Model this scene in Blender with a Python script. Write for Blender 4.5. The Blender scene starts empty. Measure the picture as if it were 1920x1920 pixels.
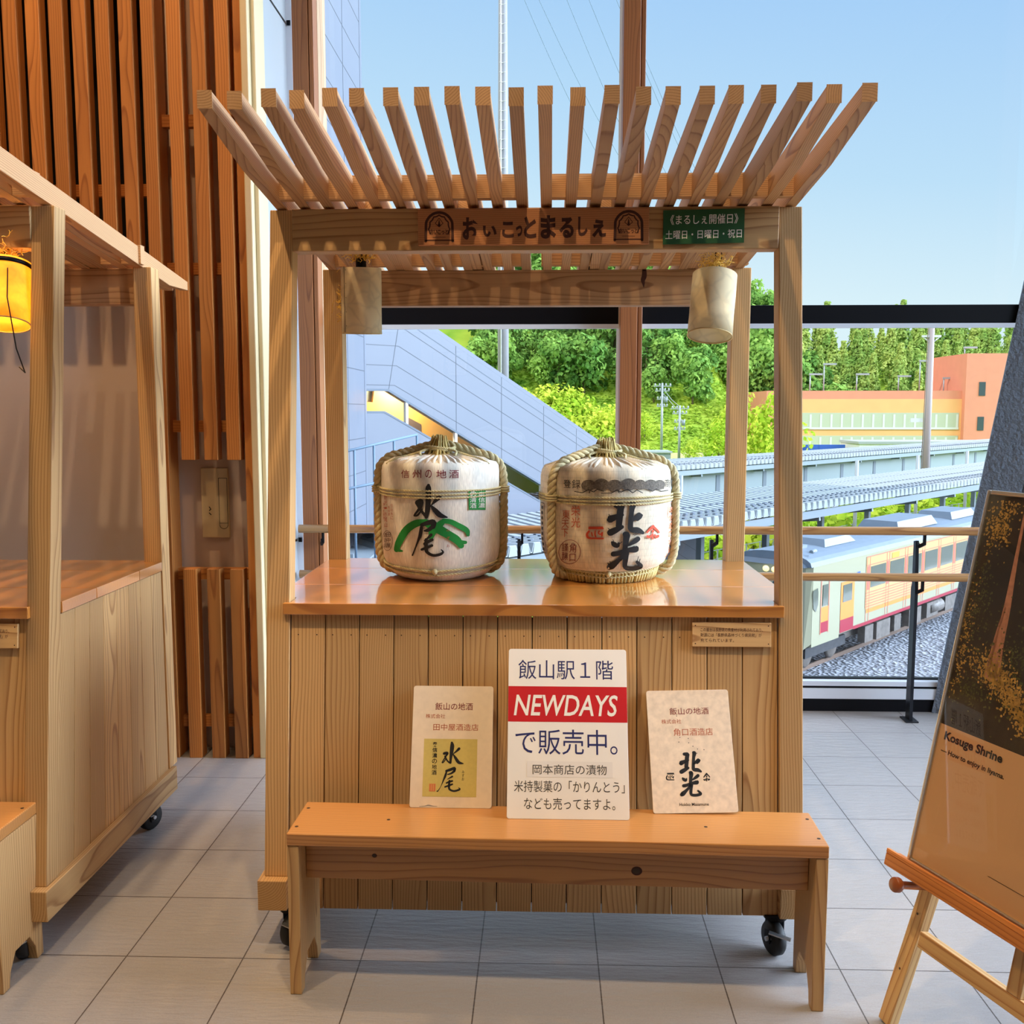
import bpy, bmesh, math, random
from mathutils import Vector, Matrix
R = math.radians
rng = random.Random(7)
scn = bpy.context.scene
col = scn.collection

# ------------------------------------------------------------------ camera, world, lights, exposure
cam = bpy.data.cameras.new('camera'); camo = bpy.data.objects.new('camera', cam); col.objects.link(camo)
cam.sensor_width = 36; cam.lens = 1810 / 1920 * 36; cam.clip_end = 1000; cam.clip_start = 0.05
camo.location = (0, 0, 1.384); camo.rotation_euler = (R(84), 0, R(1.87))
scn.camera = camo
vs = scn.view_settings
scn.display_settings.display_device = 'sRGB'
vs.view_transform = 'Standard'; vs.look = 'None'; vs.gamma = 1; vs.use_curve_mapping = False
vs.exposure = 0.28

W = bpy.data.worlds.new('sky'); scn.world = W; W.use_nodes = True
nt = W.node_tree; nt.nodes.clear()
def wn(t, **kw):
    k = nt.nodes.new(t)
    for a_, v_ in kw.items(): setattr(k, a_, v_)
    return k
tc = wn('ShaderNodeTexCoord'); sx = wn('ShaderNodeSeparateXYZ'); rp = wn('ShaderNodeValToRGB'); bg = wn('ShaderNodeBackground'); wo = wn('ShaderNodeOutputWorld')
nt.links.new(tc.outputs['Generated'], sx.inputs[0]); nt.links.new(bg.outputs[0], wo.inputs[0])
ad = wn('ShaderNodeMath', operation='MULTIPLY_ADD'); ad.inputs[1].default_value = 0.12
nt.links.new(sx.outputs['X'], ad.inputs[0]); nt.links.new(sx.outputs['Z'], ad.inputs[2]); nt.links.new(ad.outputs[0], rp.inputs[0])
for i, (p, c) in enumerate([(0.0, (0.68, 0.81, 0.84)), (0.13, (0.62, 0.77, 0.84)), (0.25, (0.45, 0.65, 0.83)), (0.40, (0.33, 0.54, 0.82)), (0.52, (0.5, 0.66, 0.84)), (1.0, (0.55, 0.68, 0.84))]):
    if i < 2:
        e = rp.color_ramp.elements[i]; e.position = p
    else:
        e = rp.color_ramp.elements.new(p)
    e.color = (*c, 1)
# sky boosted high up and to the east, unseen, to light the hall
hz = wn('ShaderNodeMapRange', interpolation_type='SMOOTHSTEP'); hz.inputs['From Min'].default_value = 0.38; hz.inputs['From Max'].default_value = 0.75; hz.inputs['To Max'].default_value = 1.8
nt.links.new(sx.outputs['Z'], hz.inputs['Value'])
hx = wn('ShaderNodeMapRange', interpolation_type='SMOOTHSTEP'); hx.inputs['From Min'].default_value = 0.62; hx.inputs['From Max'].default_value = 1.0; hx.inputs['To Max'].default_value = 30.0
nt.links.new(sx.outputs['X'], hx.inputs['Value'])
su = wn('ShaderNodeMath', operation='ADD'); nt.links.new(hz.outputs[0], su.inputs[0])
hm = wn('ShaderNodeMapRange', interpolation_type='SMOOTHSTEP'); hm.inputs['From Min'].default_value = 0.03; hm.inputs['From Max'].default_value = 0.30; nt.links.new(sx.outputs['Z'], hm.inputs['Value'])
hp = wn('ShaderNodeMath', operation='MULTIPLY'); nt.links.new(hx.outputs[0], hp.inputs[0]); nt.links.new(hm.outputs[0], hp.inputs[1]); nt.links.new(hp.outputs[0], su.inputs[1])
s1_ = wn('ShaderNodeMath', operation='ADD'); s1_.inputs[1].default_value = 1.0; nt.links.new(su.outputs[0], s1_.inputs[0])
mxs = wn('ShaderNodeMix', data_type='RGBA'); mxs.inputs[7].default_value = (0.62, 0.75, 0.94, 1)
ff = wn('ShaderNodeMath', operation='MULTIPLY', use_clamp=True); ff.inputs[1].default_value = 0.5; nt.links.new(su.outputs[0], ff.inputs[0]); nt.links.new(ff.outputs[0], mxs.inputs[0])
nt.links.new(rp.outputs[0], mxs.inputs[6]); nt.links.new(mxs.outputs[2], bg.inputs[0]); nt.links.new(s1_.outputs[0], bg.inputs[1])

def light(kind, name, loc, energy, color, target=None, **kw):
    l = bpy.data.lights.new(name, kind); l.energy = energy; l.color = color
    for k, v in kw.items():
        setattr(l, k, v)
    o = bpy.data.objects.new(name, l); col.objects.link(o); o.location = loc
    if target is not None:
        o.rotation_euler = (Vector(target) - Vector(loc)).to_track_quat('-Z', 'Y').to_euler()
    return o

SUN_DIR = Vector((-0.62, -0.49, 0.61))
sun = light('SUN', 'sun', (0, 0, 30), 2.2, (1.0, 0.93, 0.80), angle=R(0.6))
sun.rotation_euler = (-SUN_DIR).to_track_quat('-Z', 'Y').to_euler()
WARM = (1.0, 0.72, 0.41)
# ceiling downlights over the aisle and the wall washers along the slatted wall
for (x, y, e, sz) in [(-1.4, 1.05, 250, 76), (0.1, 0.95, 220, 76), (1.7, 1.0, 60, 60)]:
    light('SPOT', 'ceiling_spot', (x, y, 4.72), e, WARM, (x, y + 0.55, 0), spot_size=R(sz), spot_blend=0.7, shadow_soft_size=0.035)
for (x, e) in [(-2.75, 60), (-2.05, 85), (-1.35, 150)]:
    light('SPOT', 'wall_washer', (x, 2.75, 4.72), e, (1.0, 0.62, 0.30), (x, 3.6, 1.4), spot_size=R(70), spot_blend=0.6, shadow_soft_size=0.03)
# downlights further back in the hall
for x in (-3.4, -1.4, 0.6):
    light('SPOT', 'hall_downlight', (x, -1.6, 4.7), 45, (1.0, 0.78, 0.54), (x, -1.2, 0), spot_size=R(110), spot_blend=0.8, shadow_soft_size=0.12)

# ------------------------------------------------------------------ materials
def newmat(name):
    m = bpy.data.materials.new(name); m.use_nodes = True
    n = m.node_tree; n.nodes.clear()
    o = n.nodes.new('ShaderNodeOutputMaterial'); b = n.nodes.new('ShaderNodeBsdfPrincipled')
    n.links.new(b.outputs[0], o.inputs[0])
    return m, n, b, o
def S(c):
    return tuple((x / 255 / 12.92) if x / 255 < 0.04045 else ((x / 255 + 0.055) / 1.055) ** 2.4 for x in c)
def N(n, t, **kw):
    k = n.nodes.new(t)
    for a, v in kw.items():
        setattr(k, a, v)
    return k
def plain(name, c, rough=0.6, metal=0.0, noise=0.0, nscale=30, bump=0.0, bscale=80, emit=0, coat=0.0, trans=0.0):
    m, n, b, o = newmat(name)
    b.inputs['Base Color'].default_value = (*c, 1); b.inputs['Roughness'].default_value = rough; b.inputs['Metallic'].default_value = metal
    if noise > 0:
        t = N(n, 'ShaderNodeTexCoord'); x = N(n, 'ShaderNodeTexNoise'); x.inputs['Scale'].default_value = nscale; x.inputs['Detail'].default_value = 4
        r = N(n, 'ShaderNodeValToRGB')
        r.color_ramp.elements[0].position = 0.3; r.color_ramp.elements[1].position = 0.7
        r.color_ramp.elements[0].color = (*[v * (1 - noise) for v in c], 1); r.color_ramp.elements[1].color = (*[min(1, v * (1 + noise)) for v in c], 1)
        n.links.new(t.outputs['Object'], x.inputs['Vector']); n.links.new(x.outputs['Fac'], r.inputs[0]); n.links.new(r.outputs[0], b.inputs['Base Color'])
    if bump > 0:
        t = N(n, 'ShaderNodeTexCoord'); x = N(n, 'ShaderNodeTexNoise'); x.inputs['Scale'].default_value = bscale; x.inputs['Detail'].default_value = 3
        u = N(n, 'ShaderNodeBump'); u.inputs['Strength'].default_value = bump; u.inputs['Distance'].default_value = 0.01 if bscale > 100 or bscale == 80 else 0.02
        n.links.new(t.outputs['Object'], x.inputs['Vector']); n.links.new(x.outputs['Fac'], u.inputs['Height']); n.links.new(u.outputs[0], b.inputs['Normal'])
    if name == 'black_metal': b.inputs['Specular IOR Level'].default_value = 0.15
    if emit:
        b.inputs['Emission Color'].default_value = (*c, 1); b.inputs['Emission Strength'].default_value = emit
    if coat:
        b.inputs['Coat Weight'].default_value = coat; b.inputs['Coat Roughness'].default_value = 0.08
    return m
def wood(name, c0, c1, rough=0.55, freq=120.0, coat=0.0, contrast=1.0, tone=0.18):
    """cedar boards: growth rings round a pith that runs along each board, fine fibre, a tone of its own per board"""
    m, n, b, o = newmat(name)
    L = n.links.new
    a = N(n, 'ShaderNodeAttribute', attribute_name='wco'); at = N(n, 'ShaderNodeAttribute', attribute_name='tone')
    mp = N(n, 'ShaderNodeMapping'); mp.inputs['Scale'].default_value = (1.7, 7, 7)
    L(a.outputs['Vector'], mp.inputs[0])
    n1 = N(n, 'ShaderNodeTexNoise'); n1.inputs['Scale'].default_value = 1.0; n1.inputs['Detail'].default_value = 1.5
    L(mp.outputs[0], n1.inputs['Vector'])
    sub = N(n, 'ShaderNodeVectorMath', operation='SUBTRACT'); sub.inputs[1].default_value = (0.5, 0.5, 0.5); L(n1.outputs['Color'], sub.inputs[0])
    mul = N(n, 'ShaderNodeVectorMath', operation='MULTIPLY'); mul.inputs[1].default_value = (0, 0.04, 0.04); L(sub.outputs[0], mul.inputs[0])
    add = N(n, 'ShaderNodeVectorMath', operation='ADD'); L(a.outputs['Vector'], add.inputs[0]); L(mul.outputs[0], add.inputs[1])
    sp = N(n, 'ShaderNodeSeparateXYZ'); L(add.outputs[0], sp.inputs[0])
    cb = N(n, 'ShaderNodeCombineXYZ'); L(sp.outputs['Y'], cb.inputs['X']); L(sp.outputs['Z'], cb.inputs['Y'])
    ln = N(n, 'ShaderNodeVectorMath', operation='LENGTH'); L(cb.outputs[0], ln.inputs[0])
    fr = N(n, 'ShaderNodeMath', operation='MULTIPLY'); fr.inputs[1].default_value = freq; L(ln.outputs['Value'], fr.inputs[0])
    fc = N(n, 'ShaderNodeMath', operation='FRACT'); L(fr.outputs[0], fc.inputs[0])
    rr = N(n, 'ShaderNodeValToRGB'); cr = rr.color_ramp
    cr.elements[0].position = 0.0; cr.elements[0].color = (0.08, 0.08, 0.08, 1)
    cr.elements[1].position = 1.0; cr.elements[1].color = (0.3, 0.3, 0.3, 1)
    for p, v in ((0.45, 0.12), (0.78, 0.45), (0.9, 1.0), (0.96, 0.8)):
        e = cr.elements.new(p); e.color = (v, v, v, 1)
    L(fc.outputs[0], rr.inputs[0])
    mp2 = N(n, 'ShaderNodeMapping'); mp2.inputs['Scale'].default_value = (6, 260, 260); L(a.outputs['Vector'], mp2.inputs[0])
    n2 = N(n, 'ShaderNodeTexNoise'); n2.inputs['Scale'].default_value = 1.0; n2.inputs['Detail'].default_value = 2; L(mp2.outputs[0], n2.inputs['Vector'])
    f = N(n, 'ShaderNodeMath', operation='MULTIPLY_ADD'); f.inputs[1].default_value = 0.35; L(n2.outputs['Fac'], f.inputs[0]); L(rr.outputs[0], f.inputs[2])
    f2 = N(n, 'ShaderNodeMath', operation='MULTIPLY_ADD', use_clamp=True); f2.inputs[1].default_value = contrast; f2.inputs[2].default_value = -0.13 * contrast; L(f.outputs[0], f2.inputs[0])
    mx = N(n, 'ShaderNodeMix', data_type='RGBA'); mx.inputs[6].default_value = (*c0, 1); mx.inputs[7].default_value = (*c1, 1); L(f2.outputs[0], mx.inputs[0])
    tn = N(n, 'ShaderNodeMath', operation='MULTIPLY_ADD'); tn.inputs[1].default_value = tone; tn.inputs[2].default_value = 1.0; L(at.outputs['Fac'], tn.inputs[0])
    vm = N(n, 'ShaderNodeVectorMath', operation='SCALE'); L(mx.outputs[2], vm.inputs[0]); L(tn.outputs[0], vm.inputs['Scale'])
    L(vm.outputs[0], b.inputs['Base Color'])
    b.inputs['Roughness'].default_value = rough
    bp = N(n, 'ShaderNodeBump'); bp.inputs['Strength'].default_value = 0.12; bp.inputs['Distance'].default_value = 0.002
    L(f2.outputs[0], bp.inputs['Height']); L(bp.outputs[0], b.inputs['Normal'])
    if coat:
        b.inputs['Coat Weight'].default_value = coat; b.inputs['Coat Roughness'].default_value = 0.07; b.inputs['Coat IOR'].default_value = 1.5 + 0.45 * (coat >= 1)
    return m
M = {}
M['cedar'] = wood('cedar_planed', S((208, 167, 112)), S((148, 100, 54)), 0.6, 150, contrast=0.8)
M['cedar_roof'] = wood('cedar_roof', S((202, 158, 112)), S((144, 96, 60)), 0.6, 190, contrast=0.8)
M['counter'] = wood('cedar_varnished', S((208, 138, 62)), S((164, 94, 34)), 0.30, 130, coat=1.0, contrast=0.8)
M['bench'] = wood('cedar_bench', S((198, 140, 78)), S((152, 92, 44)), 0.42, 130, coat=0.25, contrast=0.85)
M['name'] = wood('cedar_red', S((200, 136, 86)), S((158, 98, 58)), 0.55, 190, contrast=0.8)
M['slat'] = wood('cedar_slat', S((194, 126, 60)), S((140, 78, 32)), 0.55, 120, contrast=0.8)
M['mullion'] = wood('cedar_mullion', S((168, 104, 58)), S((118, 66, 34)), 0.5, 150, contrast=0.8)
M['litwood'] = wood('lit_wood', S((204, 170, 134)), S((172, 126, 90)), 0.5, 90)
M['rail'] = wood('rail_wood', S((200, 146, 84)), S((150, 96, 48)), 0.4, 110, coat=0.3)
M['pine'] = wood('pine_easel', S((214, 172, 112)), S((176, 124, 70)), 0.5, 90)
M['pine_ledge'] = wood('pine_ledge', S((214, 136, 66)), S((172, 96, 42)), 0.45, 90)
M['white_wall'] = plain('plaster', S((206, 188, 176)), 0.8, noise=0.03, nscale=2)
M['panel_white'] = plain('white_panel', S((178, 184, 190)), 0.35)
M['cream'] = plain('cream_trim', S((214, 196, 156)), 0.5)
M['dark'] = plain('recess_shade', S((20, 17, 15)), 0.9)  # near black in place of shade deep in the recess and board gaps
M['black'] = plain('black_metal', S((13, 12, 17)), 0.5, 0.0)
M['blackrub'] = plain('black_rubber', S((18, 18, 20)), 0.6)
M['steel'] = plain('steel', S((170, 172, 176)), 0.3, 0.9)
M['alu'] = plain('aluminium', S((222, 226, 236)), 0.3)
M['silver'] = plain('silver_frame', S((200, 196, 188)), 0.25, 0.85)
M['nail'] = plain('nail_head', S((60, 40, 24)), 0.6)
M['ink'] = plain('ink_black', S((18, 17, 20)), 0.7)
M['charcoal'] = plain('ink_charcoal', S((62, 58, 54)), 0.8, noise=0.35, nscale=160)
M['cloud_grey'] = plain('ink_cloud_grey', S((104, 96, 86)), 0.8, noise=0.5, nscale=220)
M['maroon'] = plain('ink_maroon', S((120, 24, 34)), 0.7)
M['vermilion'] = plain('ink_vermilion', S((206, 74, 42)), 0.7)
M['brick'] = plain('ink_brick', S((176, 84, 54)), 0.7)
M['green_ink'] = plain('ink_green', S((10, 132, 48)), 0.7)
M['navy'] = plain('ink_navy', S((28, 34, 96)), 0.6)
M['burn'] = plain('burnt_mark', S((70, 34, 22)), 0.8)
M['red_band'] = plain('red_band', S((196, 12, 26)), 0.5)
M['white_ink'] = plain('ink_white', S((240, 236, 226)), 0.5)
M['notice'] = plain('notice_green', S((32, 84, 46)), 0.5)
M['board'] = plain('board_cream', S((232, 212, 186)), 0.6, noise=0.04, nscale=60)
M['board_spot'] = plain('board_stained', S((228, 206, 180)), 0.7, noise=0.10, nscale=70)
M['board_white'] = plain('board_white', S((240, 234, 226)), 0.5)
M['strip'] = plain('paper_strip', S((232, 226, 220)), 0.6)
M['khaki'] = plain('label_khaki', S((204, 184, 104)), 0.6, noise=0.04, nscale=120)
M['orange_seal'] = plain('seal_orange', S((206, 120, 74)), 0.7)
M['edge'] = plain('board_edge', S((150, 140, 130)), 0.8)
M['peg'] = plain('easel_peg', S((150, 78, 34)), 0.4, coat=0.3)
M['steel_dark'] = plain('rail_steel', S((40, 42, 48)), 0.4, 0.6)
M['back_wall'] = plain('back_wall_paint', S((120, 108, 98)), 0.9)
M['ceiling'] = plain('ceiling_board', S((210, 188, 160)), 0.8)
M['column'] = plain('textured_coating', S((118, 128, 144)), 0.7, bump=1.0, bscale=60, noise=0.08, nscale=60)
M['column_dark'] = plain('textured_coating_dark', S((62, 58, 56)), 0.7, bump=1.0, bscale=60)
def floor_mat():
    m, n, b, o = newmat('slate_tile'); L = n.links.new
    t = N(n, 'ShaderNodeTexCoord'); mp = N(n, 'ShaderNodeMapping'); mp.inputs['Location'].default_value = (1.0585, -3.497 + 6, 0)
    L(t.outputs['Object'], mp.inputs[0])
    br = N(n, 'ShaderNodeTexBrick', offset=0.0, squash=1.0)
    br.inputs['Scale'].default_value = 1.0; br.inputs['Brick Width'].default_value = 0.3; br.inputs['Row Height'].default_value = 0.3
    br.inputs['Mortar Size'].default_value = 0.0017; br.inputs['Mortar Smooth'].default_value = 0.1; br.inputs['Bias'].default_value = 0
    br.inputs['Color1'].default_value = (*S((160, 156, 156)), 1); br.inputs['Color2'].default_value = (*S((166, 161, 160)), 1); br.inputs['Mortar'].default_value = (*S((84, 74, 70)), 1)
    L(mp.outputs[0], br.inputs['Vector'])
    m2 = N(n, 'ShaderNodeMapping'); m2.inputs['Scale'].default_value = (7, 34, 1); m2.inputs['Rotation'].default_value = (0, 0, 0.12); L(t.outputs['Object'], m2.inputs[0])
    nz = N(n, 'ShaderNodeTexNoise'); nz.inputs['Scale'].default_value = 1.6; nz.inputs['Detail'].default_value = 5; nz.inputs['Roughness'].default_value = 0.62; L(m2.outputs[0], nz.inputs['Vector'])
    n3 = N(n, 'ShaderNodeTexNoise'); n3.inputs['Scale'].default_value = 260; L(t.outputs['Object'], n3.inputs['Vector'])
    mx = N(n, 'ShaderNodeMix', data_type='RGBA', blend_type='MULTIPLY'); mx.inputs[0].default_value = 0.25; L(br.outputs['Color'], mx.inputs[6]); L(n3.outputs['Fac'], mx.inputs[7])
    L(mx.outputs[2], b.inputs['Base Color']); b.inputs['Roughness'].default_value = 0.36
    sm = N(n, 'ShaderNodeMath', operation='MULTIPLY_ADD'); sm.inputs[1].default_value = -1.2; L(br.outputs['Fac'], sm.inputs[0]); L(nz.outputs['Fac'], sm.inputs[2])
    bp = N(n, 'ShaderNodeBump'); bp.inputs['Strength'].default_value = 0.7; bp.inputs['Distance'].default_value = 0.008; L(sm.outputs[0], bp.inputs['Height']); L(bp.outputs[0], b.inputs['Normal'])
    return m
M['floor'] = floor_mat()
def glass_mat(name, tint=(1, 1, 1), refl=1.0):
    m = bpy.data.materials.new(name); m.use_nodes = True; n = m.node_tree; n.nodes.clear()
    o = N(n, 'ShaderNodeOutputMaterial'); t = N(n, 'ShaderNodeBsdfTransparent'); g = N(n, 'ShaderNodeBsdfGlossy'); x = N(n, 'ShaderNodeMixShader'); f = N(n, 'ShaderNodeFresnel')
    f.inputs[0].default_value = 1.5; g.inputs['Roughness'].default_value = 0.0; t.inputs[0].default_value = (*tint, 1)
    ge = N(n, 'ShaderNodeNewGeometry'); iv = N(n, 'ShaderNodeMath', operation='SUBTRACT'); iv.inputs[0].default_value = refl; n.links.new(ge.outputs['Backfacing'], iv.inputs[1])
    k = N(n, 'ShaderNodeMath', operation='MULTIPLY', use_clamp=True); n.links.new(iv.outputs[0], k.inputs[1]); n.links.new(f.outputs[0], k.inputs[0])
    n.links.new(k.outputs[0], x.inputs[0]); n.links.new(t.outputs[0], x.inputs[1]); n.links.new(g.outputs[0], x.inputs[2]); n.links.new(x.outputs[0], o.inputs[0])
    return m
M['glass'] = glass_mat('window_glass', (0.985, 0.995, 0.99), 1.0)
M['poster_glass'] = glass_mat('poster_glass', (1, 1, 1), 1.0)
def paper_mat(name, c, tr=0.35, emit=0.0, e2=None, scale=22):
    m = bpy.data.materials.new(name); m.use_nodes = True; n = m.node_tree; n.nodes.clear(); L = n.links.new
    o = N(n, 'ShaderNodeOutputMaterial'); d = N(n, 'ShaderNodeBsdfDiffuse'); t = N(n, 'ShaderNodeBsdfTranslucent'); x = N(n, 'ShaderNodeMixShader'); x.inputs[0].default_value = tr
    tc = N(n, 'ShaderNodeTexCoord'); v = N(n, 'ShaderNodeTexVoronoi', feature='DISTANCE_TO_EDGE'); v.inputs['Scale'].default_value = scale
    z = N(n, 'ShaderNodeTexNoise'); z.inputs['Scale'].default_value = scale * 0.7; z.inputs['Detail'].default_value = 4
    zz = N(n, 'ShaderNodeVectorMath', operation='MULTIPLY_ADD'); zz.inputs[1].default_value = (0.05, 0.05, 0.05)
    L(tc.outputs['Object'], z.inputs['Vector']); L(z.outputs['Color'], zz.inputs[0]); L(tc.outputs['Object'], zz.inputs[2]); L(zz.outputs[0], v.inputs['Vector'])
    r = N(n, 'ShaderNodeValToRGB'); r.color_ramp.elements[0].color = (*[q * 0.88 for q in c], 1); r.color_ramp.elements[1].color = (*c, 1); r.color_ramp.elements[1].position = 0.16
    L(v.outputs[0], r.inputs[0]); L(r.outputs[0], d.inputs[0]); L(r.outputs[0], t.inputs[0]); L(d.outputs[0], x.inputs[1]); L(t.outputs[0], x.inputs[2])
    if emit:
        em = N(n, 'ShaderNodeEmission'); r2 = N(n, 'ShaderNodeValToRGB'); r2.color_ramp.elements[0].color = (*e2[0], 1); r2.color_ramp.elements[1].color = (*e2[1], 1)
        r2.color_ramp.elements[0].position = 0.35; r2.color_ramp.elements[1].position = 0.62
        L(z.outputs['Fac'], r2.inputs[0]); L(r2.outputs[0], em.inputs[0]); em.inputs[1].default_value = emit
        ad = N(n, 'ShaderNodeAddShader'); L(x.outputs[0], ad.inputs[0]); L(em.outputs[0], ad.inputs[1]); L(ad.outputs[0], o.inputs[0])
    else:
        L(x.outputs[0], o.inputs[0])
    return m
M['paper'] = paper_mat('washi_paper', S((240, 224, 188)))
M['paper_lit'] = paper_mat('washi_paper_lit', S((240, 190, 90)), 0.35, 0.8, (S((236, 120, 6)), S((255, 190, 40))))
M['raffia'] = plain('raffia', S((240, 194, 84)), 0.7)
M['bulb'] = plain('bulb_glass', S((236, 230, 214)), 0.2)
M['bulb_lit'] = plain('bulb_lit', S((255, 220, 150)), 0.3, emit=6)
def straw_mat(name, c, k=1.0, hband=0.0):
    m, n, b, o = newmat(name); L = n.links.new
    t = N(n, 'ShaderNodeTexCoord'); w = N(n, 'ShaderNodeTexWave', wave_type='BANDS', bands_direction='Z'); w.inputs['Scale'].default_value = 42; w.inputs['Distortion'].default_value = 1.2; w.inputs['Detail'].default_value = 1
    u = N(n, 'ShaderNodeAttribute', attribute_name='wco'); L(u.outputs['Vector'], w.inputs['Vector'])
    w.bands_direction = 'Y'
    mp = N(n, 'ShaderNodeMapping'); mp.inputs['Scale'].default_value = (90, 26, 1); L(u.outputs['Vector'], mp.inputs[0])
    ch = N(n, 'ShaderNodeTexNoise'); ch.inputs['Scale'].default_value = 1; ch.inputs['Detail'].default_value = 2; L(mp.outputs[0], ch.inputs['Vector'])
    wv = N(n, 'ShaderNodeTexWave', wave_type='BANDS', bands_direction='X'); wv.inputs['Scale'].default_value = 66; wv.inputs['Distortion'].default_value = 1.0; wv.inputs['Detail'].default_value = 2; wv.inputs['Detail Scale'].default_value = 0.6
    L(u.outputs['Vector'], wv.inputs['Vector'])
    mp3 = N(n, 'ShaderNodeMapping'); mp3.inputs['Scale'].default_value = (150, 45, 1); L(u.outputs['Vector'], mp3.inputs[0])
    gp = N(n, 'ShaderNodeTexNoise'); gp.inputs['Scale'].default_value = 1; gp.inputs['Detail'].default_value = 1; L(mp3.outputs[0], gp.inputs['Vector'])
    gr = N(n, 'ShaderNodeMapRange'); gr.inputs['From Min'].default_value = 0.25; gr.inputs['From Max'].default_value = 0.6; L(gp.outputs['Fac'], gr.inputs['Value'])
    iv = N(n, 'ShaderNodeMath', operation='SUBTRACT'); iv.inputs[0].default_value = 1; L(wv.outputs['Fac'], iv.inputs[1])
    hb = N(n, 'ShaderNodeMath', operation='POWER'); hb.inputs[1].default_value = 14; L(w.outputs['Fac'], hb.inputs[0]); w.inputs['Scale'].default_value = 17
    hk = N(n, 'ShaderNodeMath', operation='MULTIPLY'); hk.inputs[1].default_value = hband; L(hb.outputs[0], hk.inputs[0])
    gq = N(n, 'ShaderNodeMath', operation='MULTIPLY'); L(iv.outputs[0], gq.inputs[0]); L(gr.outputs[0], gq.inputs[1])
    dk = N(n, 'ShaderNodeMath', operation='MULTIPLY_ADD', use_clamp=True); dk.inputs[1].default_value = 0.32; L(gq.outputs[0], dk.inputs[0]); L(hk.outputs[0], dk.inputs[2])
    br = N(n, 'ShaderNodeMath', operation='SUBTRACT'); br.inputs[0].default_value = 1; L(dk.outputs[0], br.inputs[1])
    nz = N(n, 'ShaderNodeTexNoise'); nz.inputs['Scale'].default_value = 9; L(t.outputs['Object'], nz.inputs['Vector'])
    r = N(n, 'ShaderNodeValToRGB'); r.color_ramp.elements[0].position = 0.3; r.color_ramp.elements[1].position = 0.65
    r.color_ramp.elements[0].color = (*[q * 0.86 for q in c], 1); r.color_ramp.elements[1].color = (*c, 1); L(nz.outputs['Fac'], r.inputs[0])
    mx = N(n, 'ShaderNodeMix', data_type='RGBA', blend_type='MULTIPLY'); mx.inputs[0].default_value = 1.0; L(r.outputs[0], mx.inputs[6]); L(br.outputs[0], mx.inputs[7])
    L(mx.outputs[2], b.inputs['Base Color']); b.inputs['Roughness'].default_value = 0.7
    bp = N(n, 'ShaderNodeBump'); bp.inputs['Strength'].default_value = 0.4; bp.inputs['Distance'].default_value = 0.0015; L(br.outputs[0], bp.inputs['Height']); L(bp.outputs[0], b.inputs['Normal'])
    return m
M['straw'] = straw_mat('woven_straw', S((246, 240, 226)))
M['straw2'] = straw_mat('woven_straw_aged', S((238, 224, 198)), 1.0, 0.09)
M['rope'] = plain('straw_rope', S((204, 190, 146)), 0.8, noise=0.15, nscale=90, bump=0.4, bscale=400)
M['twine'] = plain('straw_twine', S((204, 192, 146)), 0.8, noise=0.12, nscale=120)
M['husk'] = plain('straw_husk', S((196, 176, 112)), 0.8, noise=0.15, nscale=80)

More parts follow.
